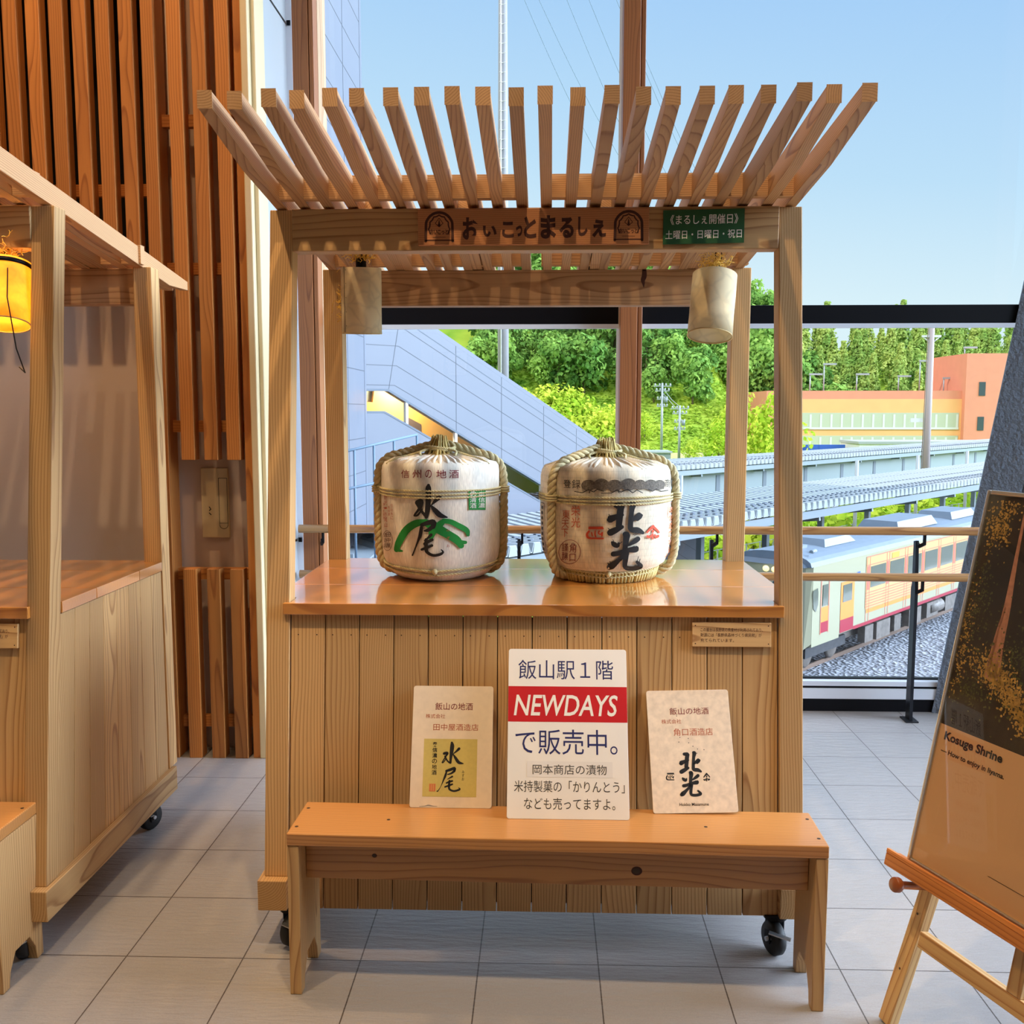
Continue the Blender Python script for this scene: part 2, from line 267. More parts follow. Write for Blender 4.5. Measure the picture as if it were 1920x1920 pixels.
# ------------------------------------------------------------------ mesh builder
class MB:
    def __init__(s):
        s.v = []; s.f = []; s.m = []; s.w = []; s.t = []; s.sm = []
    def add(s, vs, fs, mi=0, ws=None, smooth=False):
        k = len(s.v); s.v += [tuple(p) for p in vs]; s.f += [tuple(i + k for i in f) for f in fs]; s.m += [mi] * len(fs); s.sm += [smooth] * len(fs)
        tn = rng.uniform(-1, 1)
        s.w += ws if ws is not None else [tuple(p) for p in vs]; s.t += [tn] * len(vs)
    def wo(s):
        a = rng.uniform(0, 6.28); r = rng.uniform(0.05, 0.16)
        return Vector((rng.uniform(0, 40), r * math.cos(a), r * math.sin(a)))
    def frame(s, o, ex, ey, ez, lx, ly, lz, mi=0):
        """box with a corner at o and edges ex*lx (grain), ey*ly, ez*lz"""
        o, ex, ey, ez = Vector(o), Vector(ex), Vector(ey), Vector(ez); q = s.wo(); vs = []; ws = []
        for i, j, k in ((0,0,0),(1,0,0),(1,1,0),(0,1,0),(0,0,1),(1,0,1),(1,1,1),(0,1,1)):
            vs.append(o + ex * lx * i + ey * ly * j + ez * lz * k); ws.append(tuple(q + Vector((lx * i, ly * j, lz * k))))
        fs = [(0,3,2,1),(4,5,6,7),(0,1,5,4),(1,2,6,5),(2,3,7,6),(3,0,4,7)]
        if ex.cross(ey).dot(ez) < 0: fs = [f[::-1] for f in fs]
        s.add(vs, fs, mi, ws)
    def box(s, x0, x1, y0, y1, z0, z1, ax=0, mi=0):
        o = (x0, y0, z0); X, Y, Z = (1,0,0), (0,1,0), (0,0,1); a, b, c = x1-x0, y1-y0, z1-z0
        if ax == 0: s.frame(o, X, Y, Z, a, b, c, mi)
        elif ax == 1: s.frame(o, Y, Z, X, b, c, a, mi)
        else: s.frame(o, Z, X, Y, c, a, b, mi)
    def beam(s, a, b, w, h, up=(0,0,1), mi=0):
        a, b = Vector(a), Vector(b); d = b - a; l = d.length; d.normalize(); sd = d.cross(Vector(up)).normalized(); u = sd.cross(d)
        s.frame(a - sd * w / 2 - u * h / 2, d, sd, u, l, w, h, mi)
    def hexa(s, p, g, mi=0):
        """eight corners, bottom ring then top ring; g = grain direction"""
        p = [Vector(q) for q in p]; g = Vector(g).normalized(); a = g.orthogonal().normalized(); b = g.cross(a); q = s.wo()
        s.add(p, [(0,3,2,1),(4,5,6,7),(0,1,5,4),(1,2,6,5),(2,3,7,6),(3,0,4,7)], mi, [tuple(q + Vector((v.dot(g), (v-p[0]).dot(a), (v-p[0]).dot(b)))) for v in p])
    def prism(s, poly, o, ex, ey, n, th, g=0, mi=0):
        """polygon in (ex, ey) at o pushed along n by th; grain along ex (0) or ey (1)"""
        o, ex, ey, n = Vector(o), Vector(ex), Vector(ey), Vector(n); q = s.wo(); k = len(poly); vs = []; ws = []
        for j in (0, 1):
            for (u, v) in poly:
                vs.append(o + ex * u + ey * v + n * (th * j)); ws.append(tuple(q + (Vector((u, v, th * j)) if g == 0 else Vector((v, u, th * j)))))
        fs = [tuple(range(k))[::-1], tuple(range(k, 2 * k))] + [(i, (i + 1) % k, k + (i + 1) % k, k + i) for i in range(k)]
        area = sum(poly[i][0] * poly[(i+1) % k][1] - poly[(i+1) % k][0] * poly[i][1] for i in range(k))
        if (ex.cross(ey).dot(n) < 0) != (area < 0): fs = [f[::-1] for f in fs]
        s.add(vs, fs, mi, ws)
    def tube(s, path, r, n=8, mi=0, caps=True, smooth=True):
        P = [Vector(p) for p in path]; rs = r if isinstance(r, (list, tuple)) else [r] * len(P); vs = []; ref = None
        for i, p in enumerate(P):
            d = (P[min(i + 1, len(P) - 1)] - P[max(i - 1, 0)])
            d = d.normalized() if d.length > 1e-9 else Vector((0, 0, 1))
            if ref is None: ref = d.orthogonal().normalized()
            ref = (ref - d * ref.dot(d)); ref = ref.normalized() if ref.length > 1e-6 else d.orthogonal().normalized()
            b = d.cross(ref)
            for k in range(n):
                a = 2 * math.pi * k / n; vs.append(p + (ref * math.cos(a) + b * math.sin(a)) * rs[i])
        fs = [(i*n+k, i*n+(k+1) % n, (i+1)*n+(k+1) % n, (i+1)*n+k) for i in range(len(P)-1) for k in range(n)]
        L0 = 0; ws = []; q = s.wo()
        for i in range(len(P)):
            if i: L0 += (P[i] - P[i-1]).length
            for k in range(n):
                a = 2 * math.pi * k / n; ws.append(tuple(q + Vector((L0, rs[i] * math.cos(a), rs[i] * math.sin(a)))))
        s.add(vs, fs, mi, ws, smooth)
        if caps:
            k = len(s.v) - len(vs); s.f += [tuple(range(k, k + n))[::-1], tuple(range(len(s.v) - n, len(s.v)))]; s.m += [mi, mi]; s.sm += [False, False]
    def lathe(s, prof, c=(0,0,0), n=48, mi=0, smooth=True, axis=None, wob=None):
        """profile of (radius, height)"""
        c = Vector(c); ax = Vector(axis or (0,0,1)).normalized(); ex = ax.orthogonal().normalized() if axis else Vector((1,0,0)); ey = ax.cross(ex); vs = []
        for i, (r, z) in enumerate(prof):
            for k in range(n):
                a = 2 * math.pi * k / n; rr = r * (wob(a, i) if wob else 1)
                vs.append(c + ax * z + (ex * math.cos(a) + ey * math.sin(a)) * rr)
        fs = [(i*n+k, i*n+(k+1) % n, (i+1)*n+(k+1) % n, (i+1)*n+k) for i in range(len(prof)-1) for k in range(n)]
        s.add(vs, fs, mi, None, smooth)
    def quad(s, a, b, c, d, mi=0): s.add([a, b, c, d], [(0, 1, 2, 3)], mi)
    def sphere(s, c, r, n=12, mi=0):
        r = r if isinstance(r, (tuple, list)) else (r, r, r); vs = []; fs = []; h = n // 2
        for i in range(h + 1):
            for k in range(n):
                a = math.pi * i / h; b = 2 * math.pi * k / n
                vs.append((c[0] + r[0]*math.sin(a)*math.cos(b), c[1] + r[1]*math.sin(a)*math.sin(b), c[2] - r[2]*math.cos(a)))
        fs = [(i*n+k, i*n+(k+1) % n, (i+1)*n+(k+1) % n, (i+1)*n+k) for i in range(h) for k in range(n)]
        s.add(vs, fs, mi, None, True)
    def build(s, name, mats, parent=None, bevel=0.0, label=None):
        mats = mats if isinstance(mats, (list, tuple)) else [mats]
        off = root_loc(parent); me = bpy.data.meshes.new(name)
        me.from_pydata([tuple(Vector(p) - off) for p in s.v], [], s.f)
        for m in mats: me.materials.append(M[m] if isinstance(m, str) else m)
        me.polygons.foreach_set('material_index', s.m); me.polygons.foreach_set('use_smooth', s.sm)
        a = me.attributes.new('wco', 'FLOAT_VECTOR', 'POINT'); a.data.foreach_set('vector', [c for p in s.w for c in p])
        a = me.attributes.new('tone', 'FLOAT', 'POINT'); a.data.foreach_set('value', s.t)
        me.update(); me.validate()
        o = bpy.data.objects.new(name, me); col.objects.link(o)
        if parent is not None: o.parent = parent
        if bevel:
            b = o.modifiers.new('edge', 'BEVEL'); b.width = bevel; b.segments = 2; b.limit_method = 'ANGLE'; b.angle_limit = R(40)
        if label: o['label'] = label
        return o
def root_loc(o):
    if o is None: return Vector((0, 0, 0))
    while o.parent is not None: o = o.parent
    return Vector(o.location) if 'local' not in o else Vector((0, 0, 0))
def thing(name, label, cat, loc=(0, 0, 0), group=None, rotz=0, local=False):
    """an empty at the thing's base that carries its parts"""
    o = bpy.data.objects.new(name, None); col.objects.link(o); o.location = loc; o.rotation_euler = (0, 0, rotz)
    if local: o['local'] = 1
    return tag(o, label, cat, group)
def tag(o, label, cat, group=None, kind=None):
    o['label'] = label; o['category'] = cat
    if group: o['group'] = group
    if kind: o['kind'] = kind
    return o
def struct(o):
    o['kind'] = 'structure'; return o
def copy_tree(o, parent=None, skip=()):
    c = o.copy(); col.objects.link(c)
    if parent is not None:
        c.parent = parent; c.matrix_parent_inverse = o.matrix_parent_inverse.copy()
    for ch in list(o.children):
        if ch.name.split('.')[0] not in skip: copy_tree(ch, c, skip)
    return c

# ------------------------------------------------------------------ lettering and brush marks (flat art mapped on a surface)
def catmull(P, k=6):
    if len(P) < 3: return [tuple(p) for p in P]
    out = []
    for i in range(len(P) - 1):
        p0, p1, p2, p3 = P[max(i-1, 0)], P[i], P[i+1], P[min(i+2, len(P)-1)]
        for j in range(k):
            t = j / k
            out.append(tuple(0.5 * ((2*b) + (-a + c) * t + (2*a - 5*b + 4*c - d) * t*t + (-a + 3*b - 3*c + d) * t**3) for a, b, c, d in zip(p0, p1, p2, p3)))
    out.append(tuple(P[-1])); return out
class Art:
    def __init__(s): s.v = []; s.f = []; s.m = []; s.lay = []; s.cur = 0
    def _a(s, vs, fs, mi):
        k = len(s.v); s.v += vs; s.lay += [s.cur] * len(vs); s.f += [tuple(i + k for i in f) for f in fs]; s.m += [mi] * len(fs)
    def text(s, body, u0, u1, v0, v1, mi=0, bold=0.0, shear=0.0, fit='both'):
        """body filling the box u0..u1, v0..v1 (v up)"""
        c = bpy.data.curves.new('t', 'FONT'); c.body = body; c.offset = bold; c.resolution_u = 3; c.shear = shear
        o = bpy.data.objects.new('t', c); col.objects.link(o); dg = bpy.context.evaluated_depsgraph_get(); dg.update()
        me = bpy.data.meshes.new_from_object(o.evaluated_get(dg))
        P = [(v.co.x, v.co.y) for v in me.vertices]; F = [tuple(p.vertices) for p in me.polygons]
        bpy.data.objects.remove(o); bpy.data.curves.remove(c); bpy.data.meshes.remove(me)
        if not P: return
        x0, x1 = min(p[0] for p in P), max(p[0] for p in P); y0, y1 = min(p[1] for p in P), max(p[1] for p in P)
        sx, sy = (u1 - u0) / max(x1 - x0, 1e-6), (v1 - v0) / max(y1 - y0, 1e-6)
        if fit == 'v': sx = abs(sy) * (1 if sx > 0 else -1)
        s._a([(u0 + (x - x0) * sx, v0 + (y - y0) * sy) for x, y in P], F, mi)
    def vtext(s, body, uc, w, vt, vb, mi=0, bold=0.0):
        h = (vt - vb) / len(body)
        for i, ch in enumerate(body):
            if ch == ' ': continue
            q = 0.10 if ch not in '一ー・' else 0.4
            s.text(ch, uc - w / 2, uc + w / 2, vt - h * (i + 1) + h * q, vt - h * i - h * q * 0.6, mi, bold)
    def stroke(s, P, mi=0, k=6):
        """brush stroke through (u, v, width)"""
        C = catmull(P, k); vs = []; fs = []
        for i, (x, y, w) in enumerate(C):
            a, b = C[max(i-1, 0)], C[min(i+1, len(C)-1)]; dx, dy = b[0]-a[0], b[1]-a[1]; l = math.hypot(dx, dy) or 1
            nx, ny = -dy / l * max(w, 0) / 2, dx / l * max(w, 0) / 2
            vs += [(x + nx, y + ny), (x - nx, y - ny)]
        fs = [(2*i, 2*i+1, 2*i+3, 2*i+2) for i in range(len(C)-1)]
        s._a(vs, fs, mi)
        for (x, y, w) in (C[0], C[-1]): s.disc(x, y, w / 2, mi, 10)
    def disc(s, x, y, r, mi=0, n=16, ry=None):
        s._a([(x + r * math.cos(2*math.pi*i/n), y + (ry or r) * math.sin(2*math.pi*i/n)) for i in range(n)], [tuple(range(n))], mi)
    def ring(s, x, y, rx, ry, w, mi=0, n=40):
        vs = []
        for i in range(n):
            a = 2*math.pi*i/n; vs += [(x + rx*math.cos(a), y + ry*math.sin(a)), (x + (rx-w)*math.cos(a), y + (ry-w)*math.sin(a))]
        s._a(vs, [(2*i, 2*((i+1) % n), 2*((i+1) % n)+1, 2*i+1) for i in range(n)], mi)
    def poly(s, P, mi=0): s._a(list(P), [tuple(range(len(P)))], mi)
    def rect(s, u0, u1, v0, v1, mi=0, nx=1):
        for i in range(nx):
            a, b = u0 + (u1-u0)*i/nx, u0 + (u1-u0)*(i+1)/nx; s._a([(a, v0), (b, v0), (b, v1), (a, v1)], [(0, 1, 2, 3)], mi)
    def line(s, P, w, mi=0):
        for a, b in zip(P[:-1], P[1:]): s.stroke([(*a, w), (*b, w)], mi)
    def build(s, name, mats, parent, f, step=0.0003):
        """f(u, v, lift) -> point in space"""
        mb = MB(); mb.add([f(u, v, step * (1 + l)) for (u, v), l in zip(s.v, s.lay)], s.f)
        mb.m = list(s.m); return mb.build(name, mats, parent)

# ------------------------------------------------------------------ the hall: floor, walls, ceiling, window
mb = MB(); mb.box(-6, 3.6, -6, 4.46, -0.3, 0); struct(mb.build('floor', 'floor'))
mb = MB(); mb.box(-6.2, 3.6, -6.2, 4.56, 4.8, 5.0); struct(mb.build('ceiling', 'ceiling'))
mb = MB(); mb.box(-6, 3.6, -6.2, -6.0, 0, 4.8); struct(mb.build('wall_back', 'back_wall'))
mb = MB(); mb.box(-6.2, -6.0, -6.2, 4.56, 0, 4.8); struct(mb.build('wall_left', 'white_wall'))
mb = MB()                                                          # plaster behind the slats, with the dark recess above
mb.box(-6, -1.53, 3.83, 3.93, 0, 1.93); mb.box(-1.53, -1.13, 3.83, 4.5, 0, 4.8)
struct(mb.build('wall_far', 'white_wall'))
mb = MB(); mb.box(-6, -1.53, 4.46, 4.56, 0, 4.8); mb.box(-6, -1.53, 3.935, 4.46, 1.90, 1.93); struct(mb.build('wall_recess', 'dark'))  # unlit depth behind the slats is put into the wall colour
mb = MB()                                                          # white metal panels of the return wall, joints between them
for z0, z1 in ((0.0, 0.80), (0.812, 1.935), (1.947, 3.02), (3.032, 4.8)):
    mb.box(-1.13, -1.105, 3.86, 4.29, z0, z1)
w = struct(mb.build('wall_return', 'panel_white'))
mb = MB()
for z in (0.80, 1.935, 3.02): mb.box(-1.128, -1.110, 3.86, 4.30, z, z + 0.012); mb.box(-1.10, -1.085, 4.27, 4.28, z - 0.004, z + 0.016)
mb.box(-1.13, -1.08, 4.275, 4.30, 0, 4.8, mi=1)
struct(mb.build('trim_1', ['black', 'alu']))
mb = MB(); mb.box(-1.128, -1.100, 3.70, 3.86, 0, 4.8, 2); mb.box(-1.100, -1.082, 3.735, 3.86, 0, 4.8, 2)
struct(mb.build('trim_2', 'cream', bevel=0.004))

# window wall: timber mullions, black transom, aluminium sill, panes
mul = [(-1.090, -0.990), (0.333, 0.428), (3.45, 3.55)]
win = MB(); win.box(-1.10, 3.6, 4.395, 4.47, 0.0, 0.055); win = win.build('window_1', 'black'); struct(win)
mb = MB(); mb.box(-1.05, 3.6, 4.39, 4.46, 0.060, 0.108); mb.box(-1.05, 3.6, 4.40, 4.46, 0.118, 0.140); mb.build('sill', 'alu', win, label='aluminium sill')
mb = MB(); mb.box(-1.05, 3.6, 4.44, 4.47, 0.056, 0.146); mb.box(-1.05, 3.6, 4.40, 4.405, 0.108, 0.118); mb.build('sill_gasket', 'black', win)
for a, b in mul:
    mb = MB(); mb.box(a, a + (b-a)*0.77, 4.28, 4.36, 0, 4.8, 2); mb.box(a + (b-a)*0.80, b, 4.285, 4.36, 0, 4.8, 2); mb.box(a + 0.001, b - 0.001, 4.30, 4.365, 0, 4.8, 2)
    mb.build('mullion', 'mullion', win, bevel=0.003)
    mb = MB(); mb.box(a, b, 4.365, 4.52, 0, 4.8, 2); mb.build('mullion_back', 'litwood', win, label='timber coloured paler for daylight on its sides')  # paler wood stands for daylight on the mullion sides
xs = [-1.04] + [0.38, 3.5]
for a, b in zip(xs[:-1], xs[1:]):
    mb = MB(); mb.box(a + 0.045, b - 0.045, 4.40, 4.47, 1.760, 1.850); mb.build('transom', 'black', win, bevel=0.003)
    mb = MB(); mb.box(a + 0.045, b - 0.045, 4.385, 4.40, 1.748, 1.768); mb.build('transom_strip', 'alu', win)
    mb = MB(); mb.box(a + 0.045, b - 0.045, 4.45, 4.458, 0.14, 4.8); mb.build('pane', 'glass', win)

# glazed flank of the hall with its own mullions
w2 = MB(); w2.box(3.50, 3.60, 1.2, 4.4, 0, 0.06); w2 = struct(w2.build('window_2', 'black'))
for y in (1.2, 2.8):
    mb = MB(); mb.box(3.44, 3.56, y, y + 0.06, 0.06, 4.8, 2); mb.build('mullion', 'mullion', w2)
    mb = MB(); mb.box(3.55, 3.558, y + 0.06, y + 1.6 if y < 2 else 4.28, 0.06, 4.8); mb.build('pane', 'glass', w2)
mb = MB(); mb.box(3.5, 3.6, -6, 1.2, 0, 4.8); struct(mb.build('wall_right', 'back_wall'))
# leaning steel brace coated with grey textured fireproofing
mb = MB()
A = Vector((1.79, 4.385, 0.0)); D = Vector((0.296, 0, 1.83)).normalized(); e1 = Vector((0.93, -0.36, 0)); e2 = Vector((0.36, 0.93, 0)); q = D * (4.9 / D.z)
def par(o, a, b): return [o, o + a, o + a + b, o + b]
p0 = par(A, e1 * 0.17, e2 * 0.06); mb.hexa(p0 + [x + q for x in p0], D)
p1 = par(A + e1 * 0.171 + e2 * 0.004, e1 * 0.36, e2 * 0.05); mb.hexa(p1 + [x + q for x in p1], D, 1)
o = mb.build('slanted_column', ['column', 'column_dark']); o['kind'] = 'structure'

# handrail along the window
t = thing('handrail', 'double timber handrail on dark steel posts along the window', 'handrail', (0.3, 4.24, 0))
for z in (0.862, 0.658):
    mb = MB(); mb.tube([(-1.085, 4.225, z), (0.5, 4.225, z), (2.3, 4.225, z), (3.4, 4.225, z)], 0.0185, 20); mb.build('rail', 'rail', t)
for x in (-1.0, -0.115, 0.74, 1.638, 2.6):
    mb = MB(); ys = 4.262
    if x == -0.115 or x == 0.74 or x > 1: mb.prism([(ys - 0.012, 0), (ys + 0.038, 0), (ys + 0.036, 0.60), (ys + 0.028, 0.62), (ys + 0.028, 0.81), (ys + 0.004, 0.815), (ys - 0.012, 0.60)], (x, 0, 0), (0, 1, 0), (0, 0, 1), (1, 0, 0), 0.014)
    if x > 1: mb.box(x - 0.02, x + 0.035, ys - 0.03, ys + 0.05, 0, 0.006)
    if len(mb.v): mb.build('post', 'steel_dark', t)
    for z in (0.862, 0.658):
        mb = MB(); mb.beam((x + 0.022, 4.225, z - 0.012), (x + 0.022, 4.225, z - 0.060), 0.010, 0.014, (0, 1, 0)); mb.beam((x + 0.022, 4.225, z - 0.056), (x + 0.008, 4.25, z - 0.072), 0.010, 0.014); mb.beam((x + 0.010, 4.25, z - 0.072), (x + 0.006, 4.27, z - 0.055), 0.010, 0.014)
        mb.build('bracket', 'black', t)

# slats in front of the wall
def screen(loc, label, xs, y0, y1, z0, z1, rails, wd=0.052, extra=()):
    t = thing('slat_screen', label, 'wooden slats', loc)
    for i, x in enumerate(xs):
        mb = MB(); mb.box(x, x + wd, y0, y1, z0, z1, 2); mb.build('slat', 'slat', t, bevel=0.002)
    for (x0, x1, z) in rails:
        mb = MB(); mb.box(x0, x1, y1, y1 + 0.03, z, z + 0.045, 0); mb.build('batten', 'slat', t)
    return t
P = 0.0872
screen((-2.5, 3.72, 1.94), 'deep cedar slats standing in front of the dark recess', [-2.02 - P * k for k in range(-5, 18)], 3.70, 3.752, 1.94, 4.8, [(-3.6, -1.50, 2.2), (-3.6, -1.50, 3.6)])
t = screen((-1.3, 3.72, 1.19), 'orange cedar slats above the wall control panel', [-1.403, -1.313, -1.225], 3.70, 3.755, 1.193, 4.8, [(-1.49, -1.13, 2.455), (-1.49, -1.13, 1.905), (-1.49, -1.13, 1.30)])
for x, a in ((-1.50, 3.70), (-1.157, 3.71)):
    mb = MB(); mb.box(x, x + 0.052 if x > -1.3 else x + 0.047, a, 3.80, 0, 4.8, 2); mb.build('slat', 'slat', t, bevel=0.002)
screen((-1.3, 3.72, 0.0), 'low cedar slats on the floor below the wall control panel', [-1.413, -1.320, -1.228], 3.70, 3.755, 0.0, 0.765, [(-1.453, -1.157, 0.715), (-1.453, -1.157, 0.112)])
# wall control panel
t = thing('control_panel', 'white flush control panel on the plaster between the slats', 'control panel', (-1.27, 3.83, 1.03))
mb = MB(); mb.box(-1.372, -1.262, 3.814, 3.83, 0.875, 1.155); mb.build('cover', 'cream', t, bevel=0.003)
a = Art(); u = -1.300
a.line([(u, 1.115), (u + 0.034, 1.115), (u + 0.034, 0.930)], 0.0022); a.line([(u, 1.115), (u, 0.930)], 0.0022)
a.line([(u, 0.934), (u + 0.034, 0.934)], 0.0018)
a.stroke([(u + 0.017 + 0.017 * math.cos(R(q)), 0.928 + 0.017 * math.sin(R(q)), 0.0022) for q in range(180, 361, 20)], 0, 1)
a.line([(u - 0.040, 0.999), (u - 0.034, 0.990), (u - 0.040, 0.985)], 0.004); a.line([(u - 0.041, 0.975), (u - 0.034, 0.968)], 0.004)
a.build('lever_outline', 'charcoal', t, lambda u, v, l: (u, 3.8138 - l, v))

# ------------------------------------------------------------------ market stalls on castors
XL, XR = -0.717, 0.662
def yf(z): return 2.36 + 0.122 * (z - 0.19)                        # leaning front of the posts
TIP = [-0.7064, -0.6466, -0.5738, -0.5184, -0.4489, -0.3947, -0.3253, -0.2624, -0.2007, -0.1389, -0.0719, -0.0135, 0.0525, 0.1205, 0.1842, 0.2435, 0.3115, 0.3686, 0.4332, 0.5021, 0.5634, 0.6323]
def stall():
    t = thing('market_stall', 'cedar market stall with name board, two straw sake casks on its counter', 'market stall', (-0.0275, 2.78, 0), 'wooden market stalls on castors')
    bv = 0.0025
    for x in (XL, XR - 0.06):
        mb = MB(); z0, z1 = 0.187, 1.905
        mb.hexa([(x, yf(z0), z0), (x + 0.06, yf(z0), z0), (x + 0.06, yf(z0) + 0.057, z0), (x, yf(z0) + 0.057, z0), (x, yf(z1), z1), (x + 0.06, yf(z1), z1), (x + 0.06, yf(z1) + 0.057, z1), (x, yf(z1) + 0.057, z1)], (0, 0.122, 1))
        mb.build('front_post', 'cedar', t, bevel=bv)
        mb = MB(); mb.box(x, x + 0.06, 3.17, 3.235, 0.187, 1.838, 2); mb.build('rear_post', 'cedar', t, bevel=bv)
    mb = MB(); mb.box(XL + 0.06, XR - 0.06, 2.558, 2.612, 1.797, 1.905, 0); mb.build('front_beam', 'cedar', t, bevel=bv)
    mb = MB(); mb.box(XL + 0.06, XR - 0.06, 3.182, 3.235, 1.722, 1.836, 0); mb.build('rear_beam', 'cedar_roof', t, bevel=bv)
    for x in (XL - 0.012, XR - 0.063):
        mb = MB(); mb.box(x, x + 0.075, 2.335, 3.20, 0.107, 0.187, 1); mb.build('base_beam', 'cedar', t, bevel=bv)
    # vertical boarding of the front and the two ends
    mb = MB(); n = 14; a, b = XL + 0.062, XR - 0.062; w = (b - a) / n
    for i in range(n):
        x0, x1 = a + i * w + 0.0012, a + (i + 1) * w - 0.0012; z0, z1 = 0.104, 0.858; d = 0.008
        mb.hexa([(x0, yf(z0)+d, z0), (x1, yf(z0)+d, z0), (x1, yf(z0)+d+.014, z0), (x0, yf(z0)+d+.014, z0), (x0, yf(z1)+d, z1), (x1, yf(z1)+d, z1), (x1, yf(z1)+d+.014, z1), (x0, yf(z1)+d+.014, z1)], (0, 0.122, 1))
    z0, z1 = 0.12, 0.85
    mb.hexa([(a, yf(z0)+.023, z0), (b, yf(z0)+.023, z0), (b, yf(z0)+.026, z0), (a, yf(z0)+.026, z0), (a, yf(z1)+.023, z1), (b, yf(z1)+.023, z1), (b, yf(z1)+.026, z1), (a, yf(z1)+.026, z1)], (0, 0.122, 1), 1)
    fp = mb.build('front_panel', ['cedar', 'dark'], t, bevel=0.0012)
    for i in range(n):
        for f in (0.22, 0.76): x = a + (i + f) * w; mb = MB(); mb.lathe([(0, 0), (0.0018, 0.0003)], (x, yf(0.805) + 0.0078, 0.805), 8, axis=(0, -1, 0.122)); mb.build('nail', 'nail', fp)
    for x in (XL + 0.004, XR - 0.018):
        mb = MB(); n2 = 8; z0, z1 = 0.187, 0.858
        for i in range(n2):
            def yy(z, k): return yf(z) + 0.058 + (3.168 - yf(z) - 0.058) * k
            k0, k1 = i / n2 + 0.0012, (i + 1) / n2 - 0.0012
            mb.hexa([(x, yy(z0, k0), z0), (x + .014, yy(z0, k0), z0), (x + .014, yy(z0, k1), z0), (x, yy(z0, k1), z0), (x, yy(z1, k0), z1), (x + .014, yy(z1, k0), z1), (x + .014, yy(z1, k1), z1), (x, yy(z1, k1), z1)], (0, 0.05, 1))
        mb.build('side_panel', 'cedar', t, bevel=0.001)
    # counter of three planks, notched round the posts
    mb = MB(); Z = 0.860; th = 0.030; i0, i1 = XL + 0.061, XR - 0.061
    mb.prism([(-0.671, 2.43), (0.612, 2.43), (0.612, 2.4435), (i1, 2.4435), (i1, 2.507), (XR, 2.507), (XR, 2.702), (XL, 2.702), (XL, 2.507), (i0, 2.507), (i0, 2.4435), (-0.671, 2.4435)], (0, 0, Z), (1, 0, 0), (0, 1, 0), (0, 0, 1), th)
    mb.prism([(XL, 2.7035), (XR, 2.7035), (XR, 2.990), (XL, 2.990)], (0, 0, Z), (1, 0, 0), (0, 1, 0), (0, 0, 1), th)
    mb.prism([(XL, 2.9915), (XR, 2.9915), (XR, 3.168), (i1, 3.168), (i1, 3.20), (i0, 3.20), (i0, 3.168), (XL, 3.168)], (0, 0, Z), (1, 0, 0), (0, 1, 0), (0, 0, 1), th)
    mb.build('counter', 'counter', t, bevel=0.0018, label='varnished orange counter top')
    # sloping roof laths with tapered ends
    for i, xt in enumerate(TIP):
        xb = -0.702 + 0.063 * i; s = (xt - xb) / (2.02 - 2.57); w = 0.0285; mb = MB(); q = mb.wo()
        def X(y): return xb + s * (y - 2.57)
        def zb(y): return 1.909 - 0.12 * (y - 2.57)
        jy = rng.uniform(-0.006, 0.006)
        pr = [(2.02 + jy, 0.022), (2.30, 0.0), (3.40, 0.0), (3.575, 0.026)]; vs = []; ws = []
        top = 0.056
        for (y, db) in pr:
            for dx in (0, w):
                for z in (zb(y) + db, zb(y) + top): vs.append((X(y) + dx, y, z)); ws.append(tuple(q + Vector((y, dx, z - zb(y)))))
        fs = [(0, 2, 3, 1)[::-1], (12, 14, 15, 13)]
        for k in range(3):
            b0 = 4 * k; fs += [(b0, b0+1, b0+5, b0+4), (b0+2, b0+6, b0+7, b0+3), (b0, b0+4, b0+6, b0+2), (b0+1, b0+3, b0+7, b0+5)]
        mb.add(vs, fs, 0, ws); mb.build('roof_lath', 'cedar_roof', t, bevel=0.0012)
    for x in (-0.702 + 0.063 * 3 + 0.0285, -0.702 + 0.063 * 7 + 0.0285, -0.702 + 0.063 * 13 + 0.0285, -0.702 + 0.063 * 18 + 0.0285):
        mb = MB(); mb.beam((x + 0.0172, 2.66, 1.926), (x + 0.0172, 3.45, 1.831), 0.033, 0.05); mb.build('filler_lath', 'cedar_roof', t, bevel=0.001)
    for (x0, x1) in ((-0.70, -0.072), (-0.009, 0.645)):
        for y, z in ((2.505, 1.918), (3.135, 1.843)):
            mb = MB(); mb.box(x0, x1, y, y + 0.03, z, z + 0.058, 0); mb.build('blocking', 'cedar_roof', t)
    for x, y in ((-0.655, 2.385), (0.600, 2.385), (-0.655, 3.12), (0.600, 3.12)):
        c = MB(); c.box(x - 0.034, x + 0.034, y - 0.034, y + 0.034, 0.103, 0.107); c.lathe([(0.030, 0.088), (0.032, 0.103)], (x, y, 0), 20); c = c.build('caster', 'black', t)
        a = rng.uniform(-0.5, 0.5); dx, dy = math.sin(a), math.cos(a); ax = (dy, -dx, 0); hub = Vector((x + dx * 0.022, y - dy * 0.022 if y < 3 else y + dy * 0.0, 0.043))
        mb = MB(); mb.lathe([(0.012, -0.014), (0.038, -0.014), (0.043, -0.008), (0.043, 0.008), (0.038, 0.014), (0.012, 0.014)], hub, 28, axis=ax); mb.build('wheel', 'blackrub', c)
        mb = MB()
        for sgn in (-1, 1): o2 = hub + Vector(ax) * 0.019 * sgn; mb.beam(o2 + Vector((0, 0, -0.012)), (x + ax[0] * 0.019 * sgn, y + ax[1] * 0.019 * sgn, 0.092), 0.026, 0.003, ax)
        mb.build('fork', 'black', c)
        mb = MB(); mb.tube([hub - Vector(ax) * 0.024, hub + Vector(ax) * 0.024], 0.006, 12); mb.beam(hub + Vector((-0.02, -0.03, 0.03)), hub + Vector((0.03, -0.05, 0.022)), 0.014, 0.003); mb.build('brake_lever', 'steel', c)
